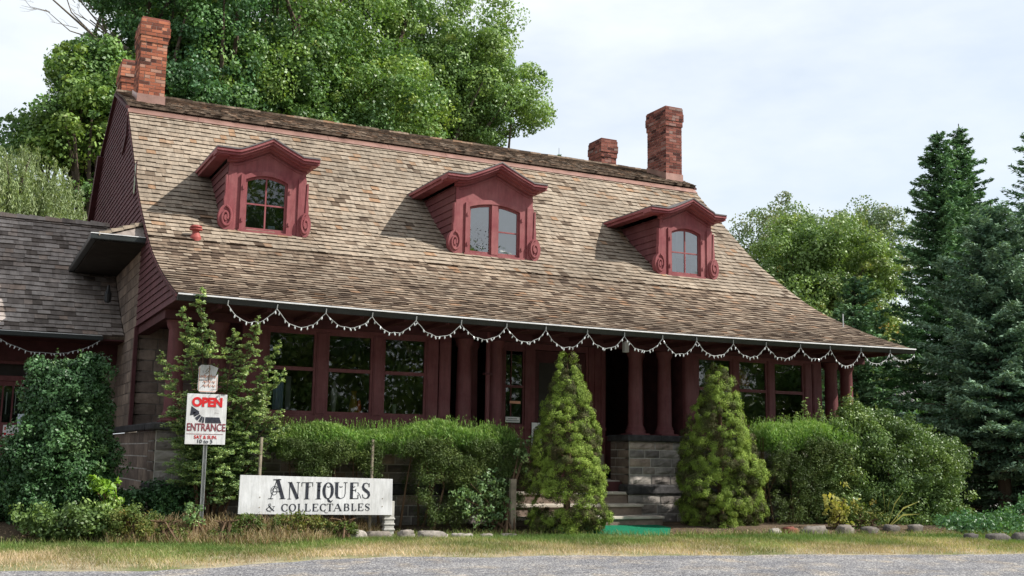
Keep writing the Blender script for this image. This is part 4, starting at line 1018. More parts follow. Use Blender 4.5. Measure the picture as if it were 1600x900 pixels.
def glyph(mb, ch, x, z, w, h, T, t, y0):
    S = lambda pts, ws: stroke(mb, [(x + px__ * w, z + pz__ * h) for px__, pz__ in pts], ws, y0, y0)
    sf = t * .9
    def serif(u, v, wd=.30): S([(u - wd / 2, v), (u + wd / 2, v)], sf)
    def bowl(cxx, cz, rx, rz, a0, a1, n_=22):
        pts = []; ws = []
        for i in range(n_ + 1):
            a = math.radians(a0 + (a1 - a0) * i / n_); pts.append((cxx + rx * math.cos(a), cz + rz * math.sin(a))); ws.append(t + (T - t) * abs(math.cos(a)) ** 1.3)
        S(pts, ws)
    if ch == 'A':
        S([(.12, 0), (.47, 1)], t); S([(.88, 0), (.50, 1)], T); S([(.27, .36), (.70, .36)], t); serif(.12, .0); serif(.86, .0, .36)
    if ch == 'N': S([(.15, 0), (.15, 1)], t); S([(.18, 1), (.84, 0)], T); S([(.86, 0), (.86, 1)], t); serif(.12, 1, .28); serif(.15, 0, .3); serif(.86, 1, .3)
    if ch == 'T': S([(.5, 0), (.5, 1)], T); S([(.05, .99), (.95, .99)], t); S([(.06, 1), (.06, .76)], t); S([(.94, 1), (.94, .76)], t); serif(.5, 0, .42)
    if ch == 'I': S([(.5, 0), (.5, 1)], T); serif(.5, 0, .75); serif(.5, 1, .75); S([(.3, .5), (.7, .5)], t)
    if ch == 'O': bowl(.5, .5, .40, .49, 0, 360)
    if ch == 'Q': bowl(.5, .5, .40, .49, 0, 360); S([(.42, .05), (.60, -.12), (.80, -.2), (.95, -.08)], [t, T * .8, T * .5, t])
    if ch == 'U': S([(.18, 1), (.18, .3)], T); S([(.84, 1), (.84, .3)], t); S([(.18, .32), (.24, .1), (.5, .01), (.76, .1), (.84, .32)], [T, T * .8, t, t, t]); serif(.18, 1, .36); serif(.84, 1, .3)
    if ch == 'E': S([(.25, 0), (.25, 1)], T); S([(.1, .99), (.88, .99)], t); S([(.1, .01), (.9, .01)], t); S([(.25, .52), (.66, .52)], t); S([(.87, 1), (.87, .78)], t); S([(.9, 0), (.9, .26)], t * 1.3); S([(.66, .62), (.66, .42)], t)
    if ch == 'S':
        pts = [(.82, .76), (.78, .90), (.52, .985), (.26, .92), (.17, .76), (.27, .60), (.52, .49), (.76, .38), (.85, .22), (.74, .07), (.48, .01), (.22, .08), (.14, .27)]
        S(pts, [t, t, t, T * .6, T * .8, T * .95, T, T * .95, T * .8, T * .6, t, t, t * 1.3]); S([(.84, .98), (.83, .72)], t)
    if ch == 'C': bowl(.54, .5, .42, .49, 42, 318); S([(.86, .98), (.86, .70)], t); S([(.86, .26), (.86, .12)], t)
    if ch == 'L': S([(.28, 0), (.28, 1)], T); serif(.28, 1, .42); S([(.1, .01), (.92, .01)], t); S([(.91, 0), (.91, .27)], t * 1.3)
    if ch == 'B':
        S([(.22, 0), (.22, 1)], T); S([(.08, .99), (.5, .99)], t); S([(.08, .01), (.5, .01)], t); S([(.22, .53), (.5, .53)], t)
        S([(.5, .99), (.70, .93), (.76, .76), (.70, .59), (.5, .53)], [t, T * .7, T, T * .7, t]); S([(.5, .53), (.76, .46), (.84, .27), (.76, .07), (.5, .01)], [t, T * .7, T, T * .7, t])
def word(txt, x, z, ws, h, T, t, y0, parent, gap=.012):
    mb = MB()
    for ch, wd in zip(txt, ws): glyph(mb, ch, x, z, wd, h, T, t, y0); x += wd + gap
    return mb.build('lettering', M['ink'], parent)
ly = BY - .003; W_ = bx1 - bx0
def bx(px): return bx0 + (px - 80) / (1497 - 80) * W_   # zoomed measurement of the board to metres
def bz(py): return bz0 + (456 - py) / (456 - 95) * (bz1 - bz0)
mb = MB()
for ch, a, b in (('N', 510, 618), ('T', 628, 742), ('I', 758, 828), ('Q', 832, 930), ('U', 938, 1062), ('E', 1078, 1175), ('S', 1195, 1285)):
    glyph(mb, ch, bx(a), bz(303), bx(b) - bx(a), bz(148) - bz(303), .040, .0085, ly)
glyph(mb, 'A', bx(340), bz(300), bx(485) - bx(340), bz(120) - bz(300), .044, .009, ly)
stroke(mb, [(bx(375), bz(124)), (bx(445), bz(122))], .012, ly, ly)
sw = []
for i in range(30): # swash of the A
    a = i / 29 * 2 * PI * 1.4 + .6; k_ = 1 - i / 29 * .45; sw.append((bx(388) + .050 * k_ * math.cos(a), bz(228) + .062 * k_ * math.sin(a)))
stroke(mb, sw, .007, ly, ly)
stroke(mb, [(bx(1195), bz(300)), (bx(1180), bz(262)), (bx(1160), bz(240))], .007, ly, ly)
for a in (700, 795, 885, 1000, 1120): stroke(mb, [(bx(a) - .022, bz(185)), (bx(a), bz(192)), (bx(a) + .022, bz(185))], .010, ly, ly)
mb.build('lettering', M['ink'], board)
mb = MB()
for ch, a, b in (('C', 455, 520), ('O', 525, 592), ('L', 600, 660), ('L', 665, 728), ('E', 735, 800), ('C', 808, 870), ('T', 872, 935), ('A', 935, 1015), ('B', 1030, 1092), ('L', 1100, 1155), ('E', 1162, 1225), ('S', 1232, 1285)):
    glyph(mb, ch, bx(a), bz(418), bx(b) - bx(a), bz(350) - bz(418), .0185, .0062, ly)
stroke(mb, [(bx(392), bz(372)), (bx(385), bz(395)), (bx(360), bz(415)), (bx(335), bz(412)), (bx(325), bz(395)), (bx(345), bz(378)), (bx(362), bz(362)), (bx(358), bz(346)), (bx(345), bz(350)), (bx(345), bz(364)), (bx(365), bz(390)), (bx(396), bz(416))],
       [.005, .005, .008, .012, .014, .009, .007, .006, .009, .013, .015, .008], ly, ly)
stroke(mb, [(bx(378), bz(372)), (bx(400), bz(372))], .005, ly, ly)
stroke(mb, [(bx(850), bz(420)), (bx(868), bz(436)), (bx(885), bz(434))], .007, ly, ly)
mb.build('lettering', M['ink'], board)
mb = MB()
for a, b in ((1403, 302), (1403, 378), (262, 285), (262, 380)): mb.prism([(bx(a) + .007 * math.cos(2 * PI * i / 8), bz(b) + .007 * math.sin(2 * PI * i / 8)) for i in range(8)], ly - .001, ly + .003, 'y')
mb.build('bolt_heads', M['wood_grey'], board)
MB().box(bx(150), bx(268), BY + .021, BY + .09, .1, .60).build('leg', M['concrete'], bn, bevel=.008)
mb = MB().box(bx(1437), bx(1530), BY + .021, BY + .10, .1, .60)
for k_ in range(3): mb.box(bx(1430), bx(1537), BY + .012, BY + .108, .22 + .07 * k_, .245 + .07 * k_)
mb.build('leg', M['concrete'], bn, bevel=.006)
for xx in (3.50, 4.99):
    MB().tube([(xx, BY + .12, .1), (xx + .01, BY + .13, 1.40)], .02, 6).build('stake', M['wood_grey'], bn)

# post and iron newel by the steps
o = MB().box(6.95, 7.03, 13.95, 14.03, .05, .90).build('wooden_post', M['wood_grey'], None, bevel=.006); tag(o, 'short grey wooden post at the right end of the left hedge', 'post')
t = thing('iron_handrail', (7.2, 14.35, .2), 'black iron handrail newel left of the entrance steps', 'handrail')
MB().tube([(7.12, 14.3, .1), (7.12, 14.3, .82)], .02, 8).build('newel', M['rubber'], t)
MB().tube([(7.12, 14.3, .80), (7.16, 14.22, .85), (7.2, 14.5, .9), (7.22, 15.1, 1.15)], .018, 8).build('rail', M['rubber'], t)
for k_ in range(2): MB().tube([(7.15 + .02 * k_, 14.55 + .3 * k_, .1), (7.15 + .02 * k_, 14.55 + .3 * k_, .9 + .1 * k_)], .009, 6).build('baluster', M['rubber'], t)
# green mat
mb = MB(); nn_ = 16; poly = [(7.75, 14.36), (9.62, 14.36), (9.55, 13.90), (9.05, 13.22), (8.65, 13.08), (8.15, 13.10), (7.7, 13.45), (7.65, 14.0)]
vs = [(x, y, gzz(x, y) + .012) for x, y in poly]; c0 = (8.75, 13.85, gzz(8.75, 13.85) + .02)
mb.add(vs + [c0], [(i, (i + 1) % 8, 8) for i in range(8)], .5); mb.add([(x, y, z) for x, y, z in vs] + [(x, y, z - .03) for x, y, z in vs], [(i, 8 + i, 8 + (i + 1) % 8, (i + 1) % 8) for i in range(8)], .5)
tag(mb.build('turf_mat', M['carpet'], None), 'worn green artificial turf mat at the foot of the steps', 'mat')

# ------------------------------------------------------------------ stones
def stone(x, y, r, asp, label, group, seed, rv, zo=0):
    rg = np.random.default_rng(seed); nu, nv = 13, 9; V = []; ph = rg.uniform(0, 9, 3)
    for j in range(nv + 1):
        th = PI * j / nv
        for i in range(nu):
            p = 2 * PI * i / nu; d = np.array([math.sin(th) * math.cos(p + .3 * rg.normal() * .4), math.sin(th) * math.sin(p), math.cos(th)])
            dd_ = np.sign(d) * np.abs(d) ** .5 * .88
            k_ = 1 + .05 * rg.normal() + .12 * float(fbm(d[0] * 2 + ph[0], d[1] * 2 + ph[1] + d[2], 1.3)) + .04 * math.sin(7 * d[2] + ph[2])
            V.append((x + dd_[0] * r * asp[0] * k_, y + dd_[1] * r * asp[1] * k_, gzz(x, y) + zo + r * .12 + dd_[2] * r * asp[2] * k_))
    F = [(j * nu + i, j * nu + (i + 1) % nu, (j + 1) * nu + (i + 1) % nu, (j + 1) * nu + i) for j in range(nv) for i in range(nu)]
    o = npmesh('field_stone', V, F, M['rock'], None, np.full(len(F), rv), smooth=False); tag(o, label, 'stone', group); return o
GL, GR, GF = 'stones edging the left bed', 'stones edging the right bed', 'stones in the shade at the far right'
for k_, (x, y, r, a, lb, rv) in enumerate([
    (4.37, 13.92, .11, (1.5, .8, .8), 'grey stone half hidden by weeds under the middle of the antiques board', .3),
    (4.68, 13.88, .13, (1.35, .8, .85), 'pale grey upright stone under the letters BLES of the board', .9),
    (5.02, 13.9, .12, (1.7, .8, .72), 'long low brownish stone left of the board\'s right leg', .45),
    (5.38, 13.86, .11, (1.1, .8, .9), 'tan stone just right of the board\'s fluted leg', .62),
    (5.72, 13.8, .115, (2.0, .8, .75), 'longest pale stone beside the board, in front of the hedge', .72),
    (4.02, 13.95, .10, (1.4, .8, .8), 'brownish stone mostly buried in weeds under the letters ANT of the board', .4),
    (6.45, 13.66, .075, (1.5, .8, .7), 'small tan stone between two flat ones before the hedge', .6),
    (6.12, 13.72, .085, (2.0, .8, .7), 'flat light stone in front of the hedge trunk', .85),
    (6.75, 13.62, .08, (1.8, .8, .6), 'low dark stone at the right end of the left row', .1)]):
    stone(x, y, r, a, lb, GL, 100 + k_, rv)
for k_, (x, y, r, a, lb, rv) in enumerate([
    (10.72, 12.98, .09, (1.1, .8, .9), 'small whitish stone beside the right cone-shaped spruce', .8),
    (10.96, 12.94, .11, (1.1, .8, .9), 'small red stone next to the whitish one', 1.0),
    (11.38, 12.88, .13, (1.9, .8, .85), 'grey rounded stone with pale top right of the red one', .35),
    (11.88, 12.80, .13, (1.2, .8, .9), 'pinkish grey stone under the tall yellow-leaved weed', .5),
    (12.30, 12.74, .11, (1.3, .8, .8), 'brownish stone left of the long-bladed weed', .2),
    (12.72, 12.72, .10, (1.5, .8, .8), 'dull grey stone at the foot of the round shrub', .15),
    (13.1, 12.62, .10, (1.6, .8, .8), 'last dull stone before the round shrub covers the row', .25)]):
    stone(x, y, r, a, lb, GR, 200 + k_, rv)
for k_, (x, y, r, a, lb, rv) in enumerate([
    (13.05, 11.55, .10, (1.2, .8, .9), 'small dark stone nearest the round shrub in the far right shade', .05),
    (13.35, 11.35, .13, (1.7, .8, .8), 'broad dark slab-like stone in the far right shade', .1),
    (13.72, 11.25, .13, (1.2, .8, .9), 'squarish dark stone in the far right shade', .15),
    (14.05, 11.15, .13, (1.3, .8, .9), 'dark stone cut by the right edge of the picture', .1)]):
    stone(x, y, r, a, lb, GF, 300 + k_, rv)
stone(2.0, 15.0, .16, (1.3, .9, .9), 'pinkish boulder lying among the shrubs left of the entrance sign', None, 400, .95, .05)

# picket fence far right
fx, fy = 20.6, 18.6; fn_ = thing('picket_fence', (fx, fy, .1), 'weathered white picket fence in the shade beyond the round shrub', 'fence')
for k_ in range(22):
    x = fx + k_ * .16; yq = fy - k_ * .02; z0 = gzz(x, yq)
    if k_ == 0:
        p0 = MB().prism([(-.035, 0), (.035, 0), (.035, .78), (0, .86), (-.035, .78)], -.01, .01, 'y').build('picket', M['sign_white'], None); p = p0
    else: p = p0.copy(); COL.objects.link(p)
    p.location = (x, yq, z0 - .02); attach(p, fn_)
for zz in (.25, .62): MB().hexa([(fx - .05, fy + .012, zz), (fx + 3.5, fy - .44, zz), (fx - .05, fy + .05, zz), (fx + 3.5, fy - .40, zz), (fx - .05, fy + .012, zz + .07), (fx + 3.5, fy - .44, zz + .07), (fx - .05, fy + .05, zz + .07), (fx + 3.5, fy - .40, zz + .07)]).build('rail', M['sign_white'], fn_)
# pale house glimpsed behind the conifers
nh = thing('neighbour_house', (34, 33, 0), 'pale blue-white house glimpsed low between the round shrub and the conifers', 'house')
m, nt = mat_new('pale_clapboard'); wv = N(nt, 'ShaderNodeTexWave', bands_direction='Z'); wv.inputs['Scale'].default_value = 2.5; tcx = N(nt, 'ShaderNodeTexCoord'); nt.links.new(tcx.outputs['Object'], wv.inputs[0])
M['pale_clap'] = finish(m, nt, ramp(nt, [(.0, (.50, .56, .64)), (.2, (.66, .70, .76))], wv.outputs['Fac']), .7, .2)
MB().box(29.5, 39, 33, 40, -.2, 3.6).build('wall', M['pale_clap'], nh)
MB().prism([(32.6, 3.6), (40.4, 3.6), (36.5, 6.0)], 29.2, 39.3, 'x').build('roof', M['lead'], nh)
for xx in (31.5, 34.5): MB().box(xx, xx + .9, 32.95, 33.02, 1.2, 2.6).build('window', M['dark_room'], nh)

# ------------------------------------------------------------------ plants
def unit(v): return v / np.maximum(np.linalg.norm(v, axis=-1, keepdims=True), 1e-9)
def quads(P, Nn, L, W, T=None, taper=1.0):
    """rhombic leaves: centre P, normal Nn, length L, width W, optional tangent"""
    n = len(P); Nn = unit(Nn)
    if T is None: T = RNG.normal(size=(n, 3))
    T = unit(T - Nn * (T * Nn).sum(-1, keepdims=True)); B = np.cross(Nn, T)
    L = np.broadcast_to(L, (n,))[:, None]; W = np.broadcast_to(W, (n,))[:, None]
    V = np.stack([P - T * L / 2, P + B * W / 2 - T * L * .05, P + T * L / 2, P - B * W / 2 - T * L * .05], 1)
    return V
class Leaves:
    def __init__(s): s.V = []; s.r = []
    def add(s, V, r): s.V.append(V.astype(np.float32)); s.r.append(np.clip(r, 0, 1).astype(np.float32))
    def build(s, name, mat, parent=None):
        V = np.concatenate(s.V); r = np.concatenate(s.r); n = len(V)
        return npmesh(name, V.reshape(-1, 3), np.arange(4 * n).reshape(n, 4), mat, parent, r)
def sphere_pts(n): return unit(RNG.normal(size=(n, 3)))
TREE = 1.0
def clump_leaves(Lv, C, R, n, size, aspect=.6, out=.9, flat=.75, rc=None, spread=.25, fill=.35, up=.3):
    """n leaves on the shell of each clump C (K,3), radius R (K,)"""
    K = len(C); D = sphere_pts(K * n); D[:, 2] *= flat
    k_ = np.repeat(np.arange(K), n)
    rad = np.where(RNG.random(K * n) < fill, RNG.random(K * n) ** .5, 1 + RNG.normal(0, .10, K * n))
    P = C[k_] + D * (np.asarray(R)[k_] * rad)[:, None]
    Nn = D * out + RNG.normal(size=(K * n, 3)) * (1 - out * .5) + np.array([0, 0, up])
    sz = size * RNG.uniform(.6, 1.25, K * n)
    rc = RNG.random(K) if rc is None else rc
    Lv.add(quads(P, Nn, sz, sz * aspect), rc[k_] * (1 - spread) + RNG.random(K * n) * spread)
def crown_centres(n, c, r, lo=-.75, inner=.35):
    D = sphere_pts(n * 2); D = D[D[:, 2] > lo][:n]
    rad = np.where(RNG.random(len(D)) < inner, RNG.uniform(.35, .8, len(D)), RNG.uniform(.82, 1.06, len(D)))
    wob = 1 + .22 * fbm(D[:, 0] * 3 + c[0], D[:, 1] * 3 + D[:, 2] * 2 + c[1], 1.0)
    return np.array(c) + D * np.array(r) * (rad * wob)[:, None]
def limbs(mb, base, fork, targets, r0):
    for tg in targets:
        b = Vector(base).lerp(Vector(fork), random.uniform(.45, 1.0)); e = Vector(tg); L_ = (e - b).length
        p1 = b.lerp(e, .35) + Vector((random.gauss(0, .06), random.gauss(0, .06), .10)) * L_; p2 = b.lerp(e, .7) + Vector((random.gauss(0, .05), random.gauss(0, .05), .06)) * L_
        mb.tube([b, p1, p2, e], [r0 * .5, r0 * .33, r0 * .18, r0 * .05], 5, cap=False)
def broadleaf(name, base, fork, crowns, leaf, cr, nleaf, mat, bark, label, cat='tree', group=None, r0=.3, nl=26, aspect=.7, fill=.35):
    t = thing(name, base, label, cat, group); Lv = Leaves(); allc = []
    for (c, r, n) in crowns:
        C = crown_centres(n, c, r); R = RNG.uniform(cr * .65, cr * 1.35, len(C))
        q_ = fbm(C[:, 0] * .5, C[:, 2] * .6 + C[:, 1] * .3, 1.2); rc = np.clip(.5 + .22 * (q_ - q_.mean()) + RNG.normal(0, .15, len(C)), 0, 1)
        clump_leaves(Lv, C, R, int(nleaf * 1.7), leaf * .74, aspect, rc=rc, fill=fill); allc += list(C)
        # loose outer sprays
        S_ = crown_centres(n // 2, c, tuple(q * 1.06 for q in r), inner=0); clump_leaves(Lv, S_, RNG.uniform(cr * .25, cr * .5, len(S_)), nleaf // 3, leaf * .74, aspect)
    Lv.build('crown', M[mat], t)
    mb = MB(); mb.tube([base, Vector(base).lerp(Vector(fork), .5) + Vector((.1, 0, 0)), fork], [r0, r0 * .8, r0 * .6], 10)
    limbs(mb, base, fork, [allc[i] for i in RNG.choice(len(allc), min(nl * 2, len(allc)), replace=False)], r0 * 1.15)
    mb.build('trunk', M[bark], t); return t
def conifer(name, base, h, R, mat, bark, label, z0=.06, step=.30, per=6, droop=.25, dens=150, cat='tree', group=None, tuft=.10, tw=.035, power=.85, r0=.14, top_sparse=0, tilt=(0, 0), leaders=1):
    t = thing(name, base, label, cat, group); Lv = Leaves(); mb = MB(); bx_, by_, bz_ = base
    ax_ = lambda z: np.array([bx_ + tilt[0] * z / h, by_ + tilt[1] * z / h, bz_ + z])
    mb.tube([tuple(ax_(0) - [0, 0, .2]), tuple(ax_(h * .5)), tuple(ax_(h))], [r0, r0 * .55, .012], 8)
    z = h * z0; kk = 0
    while z < h * .985:
        q = 1 - z / h; Lb = R * (q ** power) * (1 if z > h * .12 else .85) + .06
        nb = max(4, int(per * (.6 + .6 * q)))
        for b in range(nb):
            a = 2 * PI * (b + RNG.random() * .7) / nb + kk * 1.7; l = Lb * RNG.uniform(.55, 1.15)
            d = np.array([math.cos(a), math.sin(a), 0]); rise = (.35 * (1 - q) + .05) ; dr = droop * q
            n_ = max(8, int(dens * l)); u = RNG.random(n_) ** .75
            zc = l * (rise * u - dr * u + .22 * dr * u ** 3 * 1.5)
            lat = np.array([-d[1], d[0], 0]); wdt = l * .28 * (1 - u) ** .7 * np.minimum(1, u * 3) + .05
            side = RNG.uniform(-1, 1, n_)
            o_ = ax_(z)
            P = o_ + np.outer(l * u, d) + np.outer(side * wdt, lat) + np.stack([0 * u, 0 * u, zc - np.abs(side) * wdt * .25 + RNG.normal(0, .025, n_)], -1)
            T = d * .7 + lat * side[:, None] * 1.2 + np.array([0, 0, .12]) + RNG.normal(0, .25, (n_, 3))
            Nn = np.array([0, 0, 1.]) + RNG.normal(0, .55, (n_, 3))
            s_ = tuft * RNG.uniform(.6, 1.3, n_)
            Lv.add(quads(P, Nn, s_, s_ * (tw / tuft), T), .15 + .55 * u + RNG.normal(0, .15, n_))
            e_ = o_ + d * l * .9 + np.array([0, 0, l * (rise * .9 - dr * .9 + .24 * dr)])
            if l > .25: mb.tube([tuple(o_), tuple(o_ + d * l * .5 + np.array([0, 0, l * (rise - dr) * .5])), tuple(e_)], [max(.008, l * .012), l * .008, .003], 4, cap=False)
        z += step * RNG.uniform(.7, 1.2) * (.45 + .6 * q); kk += 1
    Lv.build('crown', M[mat], t); mb.build('trunk', M[bark], t); return t

M['leaf_maple'] = m_leaf('maple_leaf', [(0, (0.066, 0.135, 0.054)), (.45, (0.130, 0.238, 0.066)), (.8, (0.232, 0.337, 0.073)), (1, (0.362, 0.387, 0.090))])
M['leaf_light'] = m_leaf('light_maple_leaf', [(0, (0.095, 0.189, 0.065)), (.5, (0.194, 0.304, 0.095)), (.85, (0.291, 0.381, 0.113)), (1, (0.440, 0.430, 0.151))])
M['leaf_dark'] = m_leaf('dark_maple_leaf', [(0, (0.042, 0.109, 0.052)), (.5, (0.084, 0.186, 0.072)), (1, (0.173, 0.324, 0.090))])
M['leaf_autumn'] = m_leaf('turning_maple_leaf', [(0, (0.089, 0.164, 0.053)), (.6, (0.180, 0.271, 0.075)), (.88, (0.268, 0.311, 0.095)), (.97, (0.540, 0.290, 0.081)), (1, (0.540, 0.251, 0.081))])
M['leaf_grey'] = m_leaf('grey_green_leaf', [(0, (0.109, 0.167, 0.089)), (.6, (0.176, 0.246, 0.122)), (1, (0.296, 0.276, 0.157))])
M['leaf_willow'] = m_leaf('willow_leaf', [(0, (0.144, 0.199, 0.088)), (.6, (0.235, 0.296, 0.137)), (1, (0.341, 0.379, 0.196))])
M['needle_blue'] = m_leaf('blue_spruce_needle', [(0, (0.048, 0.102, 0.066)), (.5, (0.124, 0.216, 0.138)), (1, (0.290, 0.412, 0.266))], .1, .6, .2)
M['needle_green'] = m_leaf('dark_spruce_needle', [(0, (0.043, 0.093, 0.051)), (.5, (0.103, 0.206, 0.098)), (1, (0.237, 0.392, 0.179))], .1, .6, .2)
M['needle_tip'] = m_leaf('bright_spruce_tip', [(0, (0.063, 0.083, 0.033)), (.25, (0.116, 0.167, 0.035)), (.7, (0.202, 0.292, 0.049)), (1, (0.295, 0.361, 0.073))], .15, .6, .15, 5)
M['needle_old'] = m_leaf('old_spruce_needle', [(0, (0.082, 0.057, 0.028)), (.4, (0.069, 0.078, 0.028)), (1, (0.087, 0.132, 0.037))], .1, .7, .15, 5)
M['yew'] = m_leaf('yew_needle', [(0, (0.037, 0.065, 0.017)), (.5, (0.085, 0.129, 0.031)), (.9, (0.164, 0.204, 0.052)), (1, (0.258, 0.215, 0.087))], .12, .55, .25, 3)
M['yew_new'] = m_leaf('yew_new_growth', [(0, (0.081, 0.160, 0.036)), (.6, (0.152, 0.281, 0.058)), (1, (0.292, 0.395, 0.122))], .3, .5, .25, 3)
M['hemlock'] = m_leaf('hemlock_leaf', [(0, (0.074, 0.138, 0.068)), (.5, (0.174, 0.278, 0.112)), (1, (0.436, 0.530, 0.220))], .28, .45, .3, 3)
M['holly'] = m_leaf('holly_leaf', [(0, (0.025, 0.064, 0.024)), (.6, (0.055, 0.125, 0.043)), (1, (0.124, 0.216, 0.064))], .08, .42, .3, 3)
M['lime'] = m_leaf('lime_leaf', [(0, (.10, .22, .02)), (1, (.22, .36, .04))], .35, .45, .3, 3)
M['bush'] = m_leaf('privet_leaf', [(0, (0.061, 0.110, 0.042)), (.5, (0.124, 0.196, 0.058)), (.9, (0.217, 0.298, 0.084)), (1, (0.401, 0.413, 0.124))], .2, .45, .3, 2)
M['weed'] = m_leaf('weed_leaf', [(0, (.05, .10, .025)), (.5, (.11, .15, .04)), (.75, (.20, .20, .06)), (1, (.30, .16, .07))], .3, .6, .2, 4)
M['dry'] = m_leaf('dry_stem', [(0, (.17, .125, .07)), (.4, (.30, .22, .13)), (.75, (.40, .32, .20)), (.9, (.20, .20, .08)), (1, (.26, .12, .07))], .2, .8, .1, 4)
M['yellow_leaf'] = m_leaf('yellow_leaf', [(0, (.20, .24, .05)), (1, (.50, .42, .14))], .3, .6, .2, 4)

# ---- Alberta spruces (cone shaped)
def cone_spruce(base, h, R, label, seed, bare=None):
    global RNG
    RNG = np.random.default_rng(seed)
    t = thing('cone_spruce', base, label, 'conifer', 'cone-shaped spruces flanking the steps'); tip = Leaves(); old = Leaves()
    K = 1250; u = 1 - np.sqrt(RNG.random(K)) * .995; u = np.clip(u, 0, 1)      # more low down
    a = RNG.uniform(0, 2 * PI, K)
    prof = R * np.interp(u, [0, .08, .25, .5, .8, .93, 1], [.80, .95, 1.0, .82, .38, .20, .04])
    lump = 1 + .10 * np.sin(a * 3 + u * 9 + seed) + .10 * np.sin(a * 5 - u * 17) + .07 * np.sin(a * 2 + u * 31) + RNG.normal(0, .045, K)
    rad = prof * lump; C = np.stack([base[0] + rad * np.cos(a), base[1] + rad * np.sin(a), base[2] + u * h], -1)
    if bare:
        keep = ~((C[:, 2] - base[2] > bare[0]) & (C[:, 2] - base[2] < bare[1]) & (RNG.random(K) < .85)); C, a, u = C[keep], a[keep], u[keep]; K = len(C)
    out = np.stack([np.cos(a), np.sin(a), .55 + 0 * a], -1); out = unit(out)
    cr = RNG.uniform(.045, .105, K); rc = np.clip(.55 + .35 * np.sin(a * 4 + u * 11 + seed) * .7 + RNG.normal(0, .22, K), 0, 1)
    n = 170; k_ = np.repeat(np.arange(K), n); D = unit(sphere_pts(K * n) + out[k_] * 1.0)
    P = C[k_] + D * (cr[k_] * RNG.uniform(.5, 1.05, K * n))[:, None] + np.array([0, 0, .01])
    s_ = RNG.uniform(.014, .029, K * n)
    isold = rc < .44
    V = quads(P, RNG.normal(size=(K * n, 3)) * .38 + D * 1.3, s_, s_ * .45, D + RNG.normal(0, .35, D.shape))
    r = rc[k_] * .6 + RNG.random(K * n) * .4
    tip.add(V[~isold[k_]], r[~isold[k_]]); old.add(V[isold[k_]], r[isold[k_]])
    # inner dull needles
    C2 = np.stack([C[:, 0] * .82 + base[0] * .18, C[:, 1] * .82 + base[1] * .18, C[:, 2] - .02], -1)
    clump_leaves(old, C2, cr * 1.1, 30, .026, .35, fill=.8)
    tip.build('new_growth', M['needle_tip'], t); old.build('crown', M['needle_old'], t)
    mb = MB().tube([(base[0], base[1], base[2] - .2), (base[0] + .03, base[1], base[2] + h * .5), (base[0], base[1], base[2] + h * .93)], [.055, .04, .008], 8)
    for i in range(60):
        zz = RNG.uniform(.08, h * .85); aa = RNG.uniform(0, 2 * PI); l = R * (1 - zz / h) * RNG.uniform(.6, .9) + .04
        mb.tube([(base[0], base[1], base[2] + zz), (base[0] + l * math.cos(aa), base[1] + l * math.sin(aa), base[2] + zz + l * .35)], [.009, .003], 4, cap=False)
    mb.build('trunk', M['twig'], t); return t
cone_spruce((7.76, 13.85, .16), 2.55, .49, 'cone-shaped dwarf spruce left of the steps, bare and brown near its foot', 3, (.28, .52))
cone_spruce((10.52, 14.0, .16), 2.60, .555, 'broader cone-shaped dwarf spruce right of the steps', 8)

